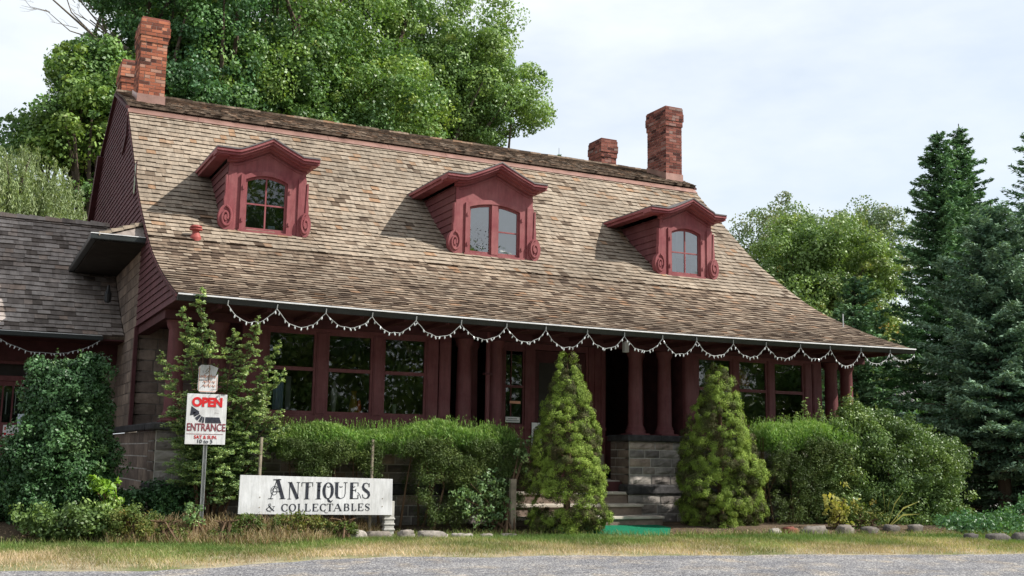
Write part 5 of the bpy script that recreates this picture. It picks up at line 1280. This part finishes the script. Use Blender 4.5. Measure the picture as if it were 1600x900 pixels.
# ---- hedges
def hedge(base, x0, x1, y0, y1, zt, low, label, seed, top=.30, side_n=1300, cut=None):
    """low(x)-> height above ground where side foliage starts"""
    global RNG
    RNG = np.random.default_rng(seed); t = thing('yew_hedge', base, label, 'hedge', 'clipped yew hedges along the porch'); A = Leaves(); B = Leaves(); S_ = MB()
    ar = (x1 - x0) * (y1 - y0); n = int(16000 * (x1 - x0))
    x = RNG.uniform(x0, x1, n); y = RNG.uniform(y0, y1, n); edge = np.minimum(np.minimum((x - x0), (x1 - x)) / .18, np.minimum((y - y0), (y1 - y)) / .15); rd = np.sqrt(np.clip(edge, 0, 1))
    zt_ = zt(x) + .05 * fbm(x, y, 3.5) - .10 * (1 - rd); dpt = RNG.random(n) ** 1.3 * top
    z = zt_ - dpt * rd - (1 - rd) * RNG.random(n) * top * .8
    P = np.stack([x, y, z], -1); T = np.array([-.25, -.55, 1.15]) + RNG.normal(0, .38, (n, 3)); s_ = RNG.uniform(.035, .085, n)
    B.add(quads(P, RNG.normal(size=(n, 3)), s_, s_ * .17, T), .75 - dpt / top * .6 + RNG.normal(0, .18, n))
    n2 = int(120 * (x1 - x0)); x = RNG.uniform(x0, x1, n2); y = RNG.uniform(y0, y1, n2)   # tall stray shoots
    for i in range(n2):
        hh = RNG.uniform(.05, .17); b0 = np.array([x[i], y[i], float(zt(x[i])) - .05]); d = unit(np.array([RNG.normal(-.1, .22), RNG.normal(-.12, .22), 1.0]))
        m_ = 12; u = RNG.random(m_); P = b0 + np.outer(u * hh + .03, d); B.add(quads(P, RNG.normal(size=(m_, 3)), .035, .008, d + RNG.normal(0, .5, (m_, 3))), RNG.uniform(.5, 1, m_))
    # side foliage in ragged clumps
    K = int(side_n * (x1 - x0) / 2); x = RNG.uniform(x0, x1, K); f = RNG.random(K); y = np.where(f < .6, y0 + RNG.normal(.03, .04, K), RNG.uniform(y0, y1, K))
    lo = low(x); z = lo + (zt(x) - top * .6 - lo) * RNG.random(K) ** .8
    hole = fbm(x * 2.2, z * 2.6, 1.6) + RNG.normal(0, .35, K); keep = hole > -.55
    if cut is not None: keep &= ~cut(x, z)
    x, y, z = x[keep], y[keep], z[keep]; C = np.stack([x, y, z], -1)
    rc = np.clip(.35 + .2 * fbm(x * 3, z * 3, 1) + RNG.normal(0, .18, len(x)), 0, 1)
    clump_leaves(A, C, RNG.uniform(.04, .09, len(x)), 44, .036, .22, flat=1, rc=rc, fill=.5)
    A.build('foliage', M['yew'], t); B.build('new_growth', M['yew_new'], t)
    for i in range(int(5 * (x1 - x0))):
        xx = RNG.uniform(x0 + .1, x1 - .1); b0 = (xx + RNG.normal(0, .05), RNG.uniform(y0 + .15, y1 - .1), base[2] - .1); e = (xx + RNG.normal(0, .22), RNG.uniform(y0 + .05, y1 - .1), float(zt(xx)) - .2)
        S_.tube([b0, tuple((Vector(b0) + Vector(e)) / 2 + Vector((RNG.normal(0, .07), 0, 0))), e], [.022, .014, .005], 5, cap=False)
    S_.build('stems', M['twig'], t); return t
cst = lambda v: (lambda x: v + 0 * np.asarray(x, float))
hedge((4.7, 14.55, .25), 3.78, 5.50, 14.22, 14.88, cst(1.56), lambda x: .98 + .18 * np.sin(x * 7.0), 'left length of yew hedge above the antiques board', 21, cut=lambda x, z: ((x > 5.15) & (z < 1.3)) | ((x < 4.0) & (z < 1.15)))
hedge((6.3, 14.45, .25), 5.35, 7.22, 14.10, 14.85, lambda x: 1.52 + .12 * np.sin((np.asarray(x, float) - 5.35) / 1.87 * PI) ** .7, lambda x: .22 + .10 * np.abs(np.sin(x * 6)), 'shaggy yew hedge between the antiques board and the steps', 22, side_n=2600, cut=lambda x, z: ((x < 5.66) & (z < 1.22)) | ((x > 5.6) & (x < 5.82) & (z < .6)))
hedge((12.2, 14.2, .2), 11.35, 13.15, 13.70, 14.60, lambda x: 1.72 + .10 * np.sin((np.asarray(x, float) - 11.3) / 1.9 * PI), cst(.25), 'tall yew hedge right of the broader cone-shaped spruce', 23, top=.42)

# ---- hemlock-like shrub on the left corner
def leader_shrub(name, base, stems, mat, label, cat, side=.55, leaf=.032, dens=420, seed=5, bark='twig', asp=.55, group=None, fade=1.0, clip=None):
    global RNG
    RNG = np.random.default_rng(seed); t = thing(name, base, label, cat, group); Lv = Leaves(); mb = MB()
    for (bx_, by_, tx, ty, tz, spread) in stems:
        b0 = np.array([bx_, by_, base[2] - .05]); e = np.array([tx, ty, tz]); mid = b0 * .5 + e * .5 + np.array([0, 0, .2]); mid[:2] += (b0[:2] - e[:2]) * .18
        P_ = lambda u: (1 - u) ** 2 * b0 + 2 * u * (1 - u) * mid + u * u * e
        L_ = np.linalg.norm(e - b0); mb.tube([tuple(P_(u)) for u in (0, .25, .5, .75, 1)], [.018, .014, .010, .006, .002], 5, cap=False)
        nb = int(L_ * 26)
        for k in range(nb):
            u = .22 + .78 * (k + RNG.random()) / nb; l = spread * (1 - u) ** .62 * RNG.uniform(.5, 1.15) + .035; a = RNG.uniform(0, 2 * PI); d = np.array([math.cos(a), math.sin(a), RNG.uniform(-.08, .35)])
            o_ = P_(u); n_ = max(8, int(dens * l)); v = RNG.random(n_) ** .8; lat = np.array([-d[1], d[0], 0]); s1 = RNG.uniform(-1, 1, n_); w_ = l * .30 * (1 - v * .7) + .01
            Pp = o_ + np.outer(v * l, d) + np.outer(s1 * w_, lat) + np.stack([0 * v, 0 * v, -.12 * l * v ** 2 + RNG.normal(0, .010, n_)], -1)
            if clip is not None:
                kp = ~clip(Pp); Pp, s1, v = Pp[kp], s1[kp], v[kp]; n_ = len(Pp)
                if n_ == 0: continue
            s_ = leaf * RNG.uniform(.6, 1.3, n_); Lv.add(quads(Pp, np.array([0, 0, 1.]) + RNG.normal(0, .55, (n_, 3)), s_, s_ * asp, d + lat * s1[:, None] + RNG.normal(0, .4, (n_, 3))), .15 + .45 * v + .35 * u * fade + RNG.normal(0, .14, n_))
            if l > .1: mb.tube([tuple(o_), tuple(o_ + d * l * .9 + np.array([0, 0, -.1 * l]))], [.004, .0015], 3, cap=False)
    Lv.build('foliage', M[mat], t); mb.build('stems', M[bark], t); return t
stems = [(2.95, 14.72, 2.56, 13.75, 3.20, .48), (3.0, 14.7, 2.36, 13.85, 2.95, .34), (3.05, 14.7, 3.33, 13.85, 2.88, .42), (2.9, 14.7, 2.18, 14.0, 2.40, .42), (3.05, 14.7, 3.05, 13.9, 2.72, .48), (3.1, 14.7, 3.66, 14.05, 2.62, .40), (3.1, 14.7, 3.72, 14.1, 2.25, .46),
         (2.9, 14.7, 2.75, 13.85, 2.55, .50), (3.0, 14.7, 2.95, 14.3, 2.2, .55), (3.1, 14.7, 3.5, 14.1, 1.95, .55), (2.9, 14.7, 2.45, 14.1, 1.95, .45), (3.1, 14.7, 3.75, 14.2, 1.75, .45), (2.9, 14.8, 2.6, 14.3, 1.5, .5), (3.0, 14.8, 3.2, 14.25, 1.65, .5), (3.1, 14.6, 3.85, 14.15, 1.55, .35), (2.95, 14.6, 3.05, 14.2, 1.2, .4)]
leader_shrub('tall_shrub', (3.0, 14.7, .3), stems, 'hemlock', 'tall feathery light green shrub behind the entrance sign, reaching the gutter', 'shrub', seed=5, dens=400, leaf=.036, clip=lambda P: (P[:, 1] < 14.17) & (P[:, 2] < 2.36) & (P[:, 0] > 2.40) & (P[:, 0] < 3.10))

# ---- holly-like shrub far left
def mound(name, base, blobs, mat, label, cat, leaf=.05, asp=.55, nleaf=110, cr=.13, K=420, seed=1, stems_=14, group=None, fill=.35, nz=.12, tips=None, stemmat='twig'):
    global RNG
    RNG = np.random.default_rng(seed); t = thing(name, base, label, cat, group); Lv = Leaves()
    for (c, r, w_) in blobs:
        n_ = int(K * w_); C = crown_centres(n_, c, r, lo=-.95, inner=.3)
        C[:, 2] = np.maximum(C[:, 2], base[2] + .03)
        rc = np.clip(.45 + .22 * fbm(C[:, 0] * 2, C[:, 2] * 2.2, 1.3) + RNG.normal(0, .16, len(C)), 0, 1)
        clump_leaves(Lv, C, RNG.uniform(cr * .55, cr * 1.3, len(C)), nleaf, leaf, asp, rc=rc, fill=fill)
    if tips:
        for (x, y, z, hh) in tips:
            b0 = np.array([x, y, z]); d = unit(np.array([RNG.normal(0, .2), RNG.normal(-.1, .15), 1.])); m_ = int(150 * hh); u = RNG.random(m_)
            P = b0 + np.outer(u * hh, d) + RNG.normal(0, .035, (m_, 3)) * (1.15 - u)[:, None]; Lv.add(quads(P, RNG.normal(size=(m_, 3)), leaf * .8, leaf * .8 * asp), RNG.uniform(.4, 1, m_))
    Lv.build('foliage', M[mat], t); mb = MB()
    for i in range(stems_):
        c, r, w_ = blobs[int(RNG.integers(len(blobs)))]; e = np.array(c) + sphere_pts(1)[0] * np.array(r) * .8; e[2] = max(e[2], base[2] + .2)
        mb.tube([(base[0] + RNG.normal(0, .08), base[1] + RNG.normal(0, .08), base[2] - .1), tuple((np.array(base) + e) / 2 + [0, 0, .08]), tuple(e)], [.02, .012, .004], 5, cap=False)
    mb.build('stems', M[stemmat], t)
    return t
mound('holly_shrub', (1.25, 14.9, .2), [((1.20, 14.95, 1.02), (.50, .5, .78), .8), ((.95, 14.9, .80), (.42, .5, .58), .5), ((1.50, 14.9, .80), (.34, .4, .6), .4), ((1.30, 14.9, 1.55), (.40, .4, .4), .3), ((1.22, 15.0, 1.75), (.42, .4, .52), .5), ((1.02, 15.0, 1.9), (.18, .2, .38), .16), ((1.45, 15.0, 1.95), (.2, .2, .42), .16)],
      'holly', 'large dark glossy-leaved shrub at the far left in front of the annex', 'shrub', leaf=.048, nleaf=110, cr=.12, seed=31, tips=[(1.02, 14.9, 2.0, .45), (1.42, 14.9, 2.05, .42), (1.2, 14.9, 2.0, .35), (.75, 14.9, 1.7, .35), (1.62, 14.9, 1.7, .3), (.6, 14.9, 1.2, .3), (1.75, 14.9, 1.35, .25), (.9, 14.9, 1.9, .3)])
mound('holly_shrub', (.1, 15.2, .2), [((.05, 15.3, .50), (.6, .5, .42), .5)], 'holly', 'low dark shrub cut off by the left edge of the picture', 'shrub', leaf=.045, nleaf=100, cr=.11, seed=32)
mound('lime_seedling', (1.78, 14.45, .25), [((1.72, 14.42, .62), (.16, .14, .22), .05), ((1.62, 14.42, .78), (.10, .1, .12), .03)], 'lime', 'bright lime-green seedling in front of the dark glossy shrub', 'plant', leaf=.075, nleaf=16, cr=.06, seed=33, stems_=6)
mound('low_laurel', (1.25, 14.25, .2), [((1.35, 14.2, .38), (.62, .28, .22), .35)], 'bush', 'low glossy ground plant at the foot of the dark glossy shrub', 'plant', leaf=.055, nleaf=34, cr=.09, seed=34)
mound('low_shrub', (2.35, 14.75, .25), [((2.3, 14.75, .45), (.55, .2, .3), .4)], 'holly', 'small dark shrub against the corner of the stone base', 'shrub', leaf=.05, nleaf=50, cr=.1, seed=35)
mound('weed_clump', (1.95, 14.0, .2), [((1.95, 13.95, .36), (.30, .22, .20), .30)], 'weed', 'yellow-green weed clump left of the entrance sign post', 'plant', leaf=.035, nleaf=30, cr=.07, seed=36, group='weeds along the left bed')
mound('weed_clump', (3.28, 13.9, .2), [((3.32, 13.88, .34), (.16, .12, .14), .08)], 'weed', 'small weed at the left leg of the antiques board', 'plant', leaf=.035, nleaf=30, cr=.06, seed=37, group='weeds along the left bed')
mound('weed_clump', (3.95, 13.84, .2), [((3.95, 13.84, .32), (.42, .10, .13), .22)], 'weed', 'long row of green weeds under the antiques board', 'plant', leaf=.038, nleaf=30, cr=.06, seed=38, group='weeds along the left bed')
mound('weed_clump', (2.72, 14.0, .25), [((2.68, 13.98, .45), (.12, .1, .18), .06)], 'hemlock', 'green seedling at the foot of the entrance sign post', 'plant', leaf=.045, nleaf=22, cr=.05, seed=39, group='weeds along the left bed')
mound('weed_clump', (2.35, 13.8, .2), [((2.35, 13.8, .26), (.26, .10, .10), .12)], 'weed', 'low yellowish weeds on the bank left of the sign post', 'plant', leaf=.032, nleaf=26, cr=.05, seed=51, group='weeds along the left bed')
mound('weed_clump', (3.0, 13.72, .2), [((3.02, 13.72, .24), (.20, .10, .09), .10)], 'weed', 'low weeds on the bank just right of the sign post', 'plant', leaf=.032, nleaf=26, cr=.05, seed=52, group='weeds along the left bed')
mound('weed_clump', (4.55, 13.80, .2), [((4.5, 13.80, .26), (.22, .08, .10), .10)], 'weed', 'green weeds between the stones under the middle of the board', 'plant', leaf=.035, nleaf=26, cr=.05, seed=53, group='weeds along the left bed')
mound('vine', (6.9, 14.05, .2), [((6.6, 14.02, .62), (.42, .08, .38), .22), ((7.15, 14.1, 1.2), (.12, .12, .3), .06)], 'hemlock', 'light green creeper climbing the right end of the left hedge', 'plant', leaf=.05, nleaf=16, cr=.07, seed=40)

# ---- right-hand shrubs
mound('round_shrub', (14.1, 14.2, .05), [((14.05, 14.15, .95), (1.28, .95, .95), 1.6), ((13.6, 14.2, 1.55), (.75, .6, .55), .7), ((14.7, 14.2, 1.15), (.85, .7, .75), .7), ((13.0, 14.2, 1.2), (.4, .5, .75), .4), ((14.1, 14.0, .45), (1.3, .9, .5), .7)],
      'bush', 'big rounded glossy green shrub right of the tall yew hedge', 'shrub', leaf=.048, nleaf=95, cr=.12, seed=41, tips=[(12.7, 14.1, 1.8, .45), (12.85, 14.1, 1.75, .3), (13.25, 14.2, 1.95, .55), (13.35, 14.2, 1.95, .4), (13.55, 14.2, 2.0, .35), (12.5, 14.1, 1.7, .3), (14.0, 14.2, 1.95, .25)])
leader_shrub('whispy_shrub', (12.35, 14.35, .2), [(12.35, 14.35, 12.42, 14.2, 2.22, .20), (12.3, 14.3, 12.2, 14.2, 2.0, .14), (12.5, 14.3, 12.75, 14.2, 2.1, .2), (12.2, 14.3, 11.95, 14.2, 1.95, .12)], 'hemlock', 'thin upright twiggy shrub poking above the tall yew hedge', 'shrub', seed=44, dens=200)
mound('yellow_leaved_weed', (12.0, 13.1, .15), [((12.02, 13.05, .52), (.28, .15, .28), .10)], 'yellow_leaf', 'weed with big yellowing leaves before the tall yew hedge', 'plant', leaf=.085, nleaf=8, cr=.07, seed=45, stems_=8)
mound('weed_clump', (12.5, 13.0, .15), [((12.45, 12.98, .34), (.45, .12, .24), .16)], 'weed', 'rusty and green weeds between the right-hand stones', 'plant', leaf=.04, nleaf=26, cr=.07, seed=46)
b_ = MB()
for (a, l, z_) in ((-.9, .75, .28), (-.15, .7, .62), (.45, .72, .55), (.9, .85, .42), (1.2, .7, .22), (.1, .5, .5)):
    p0 = Vector((12.85, 12.95, .2)); e_ = p0 + Vector((math.sin(a) * l, -.05, z_)); md = (p0 + e_) / 2 + Vector((0, 0, .10)); s = Vector((0, 0, .014))
    for q0, q1, w0, w1 in ((p0, md, .004, .012), (md, e_, .012, .002)):
        b_.add([q0 - s * w0 / .012, q0 + s * w0 / .012, q1 + s * w1 / .012, q1 - s * w1 / .012], [(0, 1, 2, 3)], .4)
tag(b_.build('grass_tuft', M['yellow_leaf'], None), 'tuft of long pale grass blades before the round shrub', 'plant')
mound('shade_shrub', (14.9, 12.6, .1), [((14.6, 12.5, .22), (.9, .5, .2), .4), ((16.2, 12.6, .36), (1.0, .5, .34), .5)], 'leaf_dark', 'low dark leafy undergrowth behind the far right stones', 'shrub', leaf=.055, nleaf=60, cr=.13, seed=47)

# dry weeds and litter on the left bank
RNG = np.random.default_rng(77)
n = 6500; x = RNG.uniform(1.7, 5.2, n); yl = 15.0 - 1.2 * (1 - smst(3.6, 5.2, x)); s = yl + RNG.uniform(-.05, .75, n) ** 1; y = (s - .242 * x) / .970
o = blades('dry_weeds', np.stack([x, y], -1), .13, .010, M['dry'], .45); tag(o, 'brown dry stems and weeds on the bank at the left', 'dry weeds', kind='stuff')
n = 26000; x = RNG.uniform(.8, 15, n); yl = 14.98 - 1.15 * (1 - smst(3.6, 5.2, x)); s = yl + np.abs(RNG.normal(0, .22, n)); y = (s - .242 * x) / .970
P = np.stack([x, y, gz(x, y) + .008], -1); V = quads(P, np.array([0, 0, 1.]) + RNG.normal(0, .35, (n, 3)), RNG.uniform(.02, .05, n), .012)
o = npmesh('leaf_litter', V.reshape(-1, 3), np.arange(4 * n).reshape(n, 4), M['dry'], None, RNG.random(n)); tag(o, 'reddish brown needle and leaf litter along the bed edge', 'leaf litter', kind='stuff')
n = 5000; x = RNG.uniform(-1.5, 15, n); s = 14.95 - 1.15 * (1 - smst(3.6, 5.2, x)) + RNG.normal(0, .10, n); y = (s - .242 * x) / .970
o = blades('rough_grass', np.stack([x, y], -1), .09, .009, M['grass'], .5, rndv=RNG.uniform(0, .6, n)); tag(o, 'taller green grass tufts against the bed edge', 'grass', kind='stuff')

# ---- conifers on the right
RNG = np.random.default_rng(5)
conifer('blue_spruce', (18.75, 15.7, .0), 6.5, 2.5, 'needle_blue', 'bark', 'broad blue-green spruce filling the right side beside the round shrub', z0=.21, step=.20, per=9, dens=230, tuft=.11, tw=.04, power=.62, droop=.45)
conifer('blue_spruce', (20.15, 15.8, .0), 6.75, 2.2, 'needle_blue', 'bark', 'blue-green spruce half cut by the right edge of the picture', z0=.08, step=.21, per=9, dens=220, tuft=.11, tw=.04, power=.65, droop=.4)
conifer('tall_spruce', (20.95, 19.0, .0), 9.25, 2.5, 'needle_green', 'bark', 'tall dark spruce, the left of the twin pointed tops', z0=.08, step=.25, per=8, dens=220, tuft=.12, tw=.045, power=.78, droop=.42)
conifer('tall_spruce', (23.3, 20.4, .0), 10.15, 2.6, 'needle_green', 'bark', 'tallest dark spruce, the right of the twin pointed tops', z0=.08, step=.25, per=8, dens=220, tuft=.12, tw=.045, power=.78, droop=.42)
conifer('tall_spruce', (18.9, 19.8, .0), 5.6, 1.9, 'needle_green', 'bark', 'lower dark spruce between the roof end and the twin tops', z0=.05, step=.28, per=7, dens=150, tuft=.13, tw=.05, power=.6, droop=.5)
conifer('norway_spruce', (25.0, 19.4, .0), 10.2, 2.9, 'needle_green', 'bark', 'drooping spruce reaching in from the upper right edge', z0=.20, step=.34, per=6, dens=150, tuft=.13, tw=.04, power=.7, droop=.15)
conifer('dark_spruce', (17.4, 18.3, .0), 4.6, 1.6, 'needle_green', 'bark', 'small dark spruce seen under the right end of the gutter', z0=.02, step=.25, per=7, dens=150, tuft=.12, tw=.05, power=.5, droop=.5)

# ---- broadleaf trees
RNG = np.random.default_rng(9)
GB = 'trees behind the shop'
broadleaf('broadleaf_tree', (9.0, 37, -.2), (9.2, 37, 9.0), [((9.0, 37, 15.3), (4.6, 4, 4.6), 260), ((7.0, 36, 12.8), (3.6, 3, 2.6), 130), ((11.5, 36.5, 12.6), (3.4, 3, 2.2), 170)], .17, .62, 210, 'leaf_maple', 'bark', 'largest green maple rising behind the middle of the ridge', group=GB, r0=.42)
broadleaf('broadleaf_tree', (15.2, 38, -.2), (15.0, 38, 10.0), [((14.8, 38, 16.0), (3.5, 3.2, 3.0), 210), ((17.6, 37.5, 15.0), (1.9, 2.0, 1.7), 60), ((14.0, 37.5, 13.9), (2.3, 2.2, 1.6), 90), ((16.6, 37.5, 13.5), (1.3, 1.4, .8), 26)], .16, .55, 190, 'leaf_light', 'bark_grey', 'lighter yellow-green tree at the right of the group behind the ridge', group=GB, r0=.35, fill=.25)
broadleaf('broadleaf_tree', (5.2, 35, -.2), (5.3, 35, 8.0), [((5.4, 35.5, 15.0), (2.5, 3, 3.2), 150), ((5.6, 34.5, 11.6), (2.2, 2, 1.7), 80)], .16, .55, 210, 'leaf_dark', 'bark', 'dark maple behind the tall orange chimney', group=GB, r0=.35)
broadleaf('broadleaf_tree', (3.0, 33.5, -.2), (3.0, 33.5, 6.5), [((3.3, 33.5, 10.9), (1.35, 2, 1.7), 80), ((2.1, 33.5, 10.0), (1.0, 1.4, .8), 34), ((3.4, 33.5, 9.0), (1.0, 1.4, 1.0), 36), ((1.2, 33.5, 9.7), (.6, .5, .9), 16), ((2.6, 33.5, 12.0), (1.0, 1, .9), 30)], .17, .45, 150, 'leaf_maple', 'bark', 'smaller maple left of the gable with sprays against the sky', group=GB, r0=.22, fill=.25)
# willow
t = thing('willow_tree', (1.0, 31, -.2), 'pale weeping willow behind the annex roof', 'tree', None); Lv = Leaves(); mb = MB()
mb.tube([(1.0, 31, -.2), (1.1, 31, 3.5), (.9, 31, 6.5)], [.3, .24, .15], 8)
K = 900; D = sphere_pts(K * 2); D = D[D[:, 2] > -.15][:K]
C = np.array([.4, 31, 6.7]) + D * np.array([2.5, 2.2, 2.35]) * RNG.uniform(.55, 1.0, (len(D), 1)) + np.array([0, 0, .15])
for c in C:
    l = RNG.uniform(.8, 2.4); m_ = int(60 * l); u = RNG.random(m_); sw_ = RNG.normal(0, .10, 2); out_ = unit((c - np.array([.4, 31, 6.4]))[:2]) * .16
    P = c + np.stack([out_[0] * np.sqrt(u) + sw_[0] * u + RNG.normal(0, .035, m_), out_[1] * np.sqrt(u) + sw_[1] * u + RNG.normal(0, .035, m_), -l * u], -1)
    Lv.add(quads(P, RNG.normal(size=(m_, 3)), .13, .030, np.array([0, 0, -1.]) + RNG.normal(0, .35, (m_, 3))), RNG.uniform(0, 1) * .5 + RNG.random(m_) * .5)
limbs(mb, (1.0, 31, 3.5), (.9, 31, 6.5), C[:22], .3)
Lv.build('crown', M['leaf_willow'], t); mb.build('trunk', M['bark_grey'], t)
# bare branches upper left
t = thing('dead_branch_tree', (4.6, 34.2, 0), 'thin bare branches reaching out left over the sky from the dark maple', 'branches'); mb = MB()
def br(p, q, r, dep):
    p, q = Vector(p), Vector(q); m1 = (p + q) / 2 + Vector((random.gauss(0, .08), 0, random.gauss(0, .08))) * (q - p).length
    mb.tube([p, m1, q], [r, r * .7, r * .35], 4, cap=False)
    if dep:
        for _ in range(3 if dep > 1 else 3):
            u = random.uniform(.3, .95); b = p.lerp(q, u); d = (q - p).normalized(); d2 = (d + Vector((random.uniform(-.7, .3), random.uniform(-.4, .4), random.uniform(-.5, .7)))).normalized(); br(b, b + d2 * (q - p).length * random.uniform(.3, .55), r * .45, dep - 1)
random.seed(4)
mb.tube([(4.6, 34.2, 0), (4.7, 34.2, 6), (4.6, 34.1, 12.3)], [.18, .14, .07], 6)
br((4.6, 34.1, 12.3), (2.6, 33.2, 13.6), .06, 3); br((4.5, 33.6, 12.0), (1.2, 33.0, 14.2), .055, 3); br((4.4, 34, 12.8), (1.9, 34, 14.9), .045, 3); br((4.3, 34, 11.8), (2.6, 34, 12.1), .025, 2); br((4.5, 34, 13.4), (2.8, 34, 15.6), .04, 3)
mb.build('branches', M['bark_grey'], t)
# right background trees
RNG = np.random.default_rng(19)
broadleaf('turning_maple', (30.2, 33.5, 0), (30.2, 33.5, 4), [((30.2, 33.5, 8.1), (2.6, 2.4, 2.6), 220), ((28.6, 33.0, 6.6), (1.7, 1.6, 1.8), 100), ((31.6, 33.0, 5.6), (2.6, 2, 2.2), 130)], .16, .5, 170, 'leaf_autumn', 'bark', 'rounded light green tree with a few orange leaves behind the right eave', r0=.25)
broadleaf('grey_green_tree', (31.5, 37, 0), (31.5, 37, 6), [((31.8, 37, 9.9), (2.8, 2.4, 2.0), 130), ((36.0, 37, 10.3), (2.6, 2.4, 2.0), 120)], .16, .5, 100, 'leaf_grey', 'bark_grey', 'hazy grey-green tree showing above the rounded light green one', r0=.25, fill=.2)
conifer('pine_tree', (32.9, 60, 0), 20.6, 2.0, 'needle_blue', 'bark', 'small pine top peeking over the ridge between dormer and chimneys', z0=.5, step=.5, per=6, dens=60, tuft=.25, tw=.09, group='pine tops over the ridge')
conifer('pine_tree', (34.1, 60, 0), 20.0, 1.6, 'needle_blue', 'bark', 'second lower pine top just right of the first over the ridge', z0=.5, step=.5, per=6, dens=60, tuft=.25, tw=.09, group='pine tops over the ridge')
mound('undergrowth', (22.0, 17.2, .1), [((22.6, 17.4, .6), (1.6, .5, .7), 1.0)], 'leaf_dark', 'shadowy undergrowth around the conifer trunks beside the picket fence', 'shrub', leaf=.07, nleaf=70, cr=.16, seed=48)
# woods beyond the right side
t = Leaves(); K = 260
C = np.stack([RNG.uniform(16, 60, K), RNG.uniform(38, 48, K), RNG.uniform(0, 6.5, K)], -1); clump_leaves(t, C, RNG.uniform(.8, 1.5, K), 160, .30, .7)
C = np.stack([RNG.uniform(22, 40, 160), RNG.uniform(24, 28, 160), RNG.uniform(0, 3.2, 160)], -1); C = C[(C[:, 0] < 29) | (C[:, 0] > 33.5) | (C[:, 2] < .9)]; clump_leaves(t, C, RNG.uniform(.5, .9, len(C)), 200, .18, .7)
o = t.build('far_wood', M['leaf_dark'], None); tag(o, 'dark distant wood filling the gaps behind the conifers', 'wood', kind='stuff')
# trees across the road (seen only as reflections in the window glass)
t = Leaves(); K = 1500
X_ = RNG.uniform(-14, 90, K); Hh = np.interp(X_, [0, 20, 26, 29.0, 30.3, 38, 43, 46, 52, 90], [18, 18, 14, 13.8, 12.2, 12, 14.0, 13.8, 8.5, 8.5])
C = np.stack([X_, RNG.uniform(-32, -24, K), RNG.uniform(0, 1, K) ** 1.35 * Hh], -1); clump_leaves(t, C, RNG.uniform(1.0, 2.0, K), 260, .30, .7)
o = t.build('far_wood', M['leaf_maple'], None); tag(o, 'row of trees across the road, mirrored in the window glass', 'wood', kind='stuff')
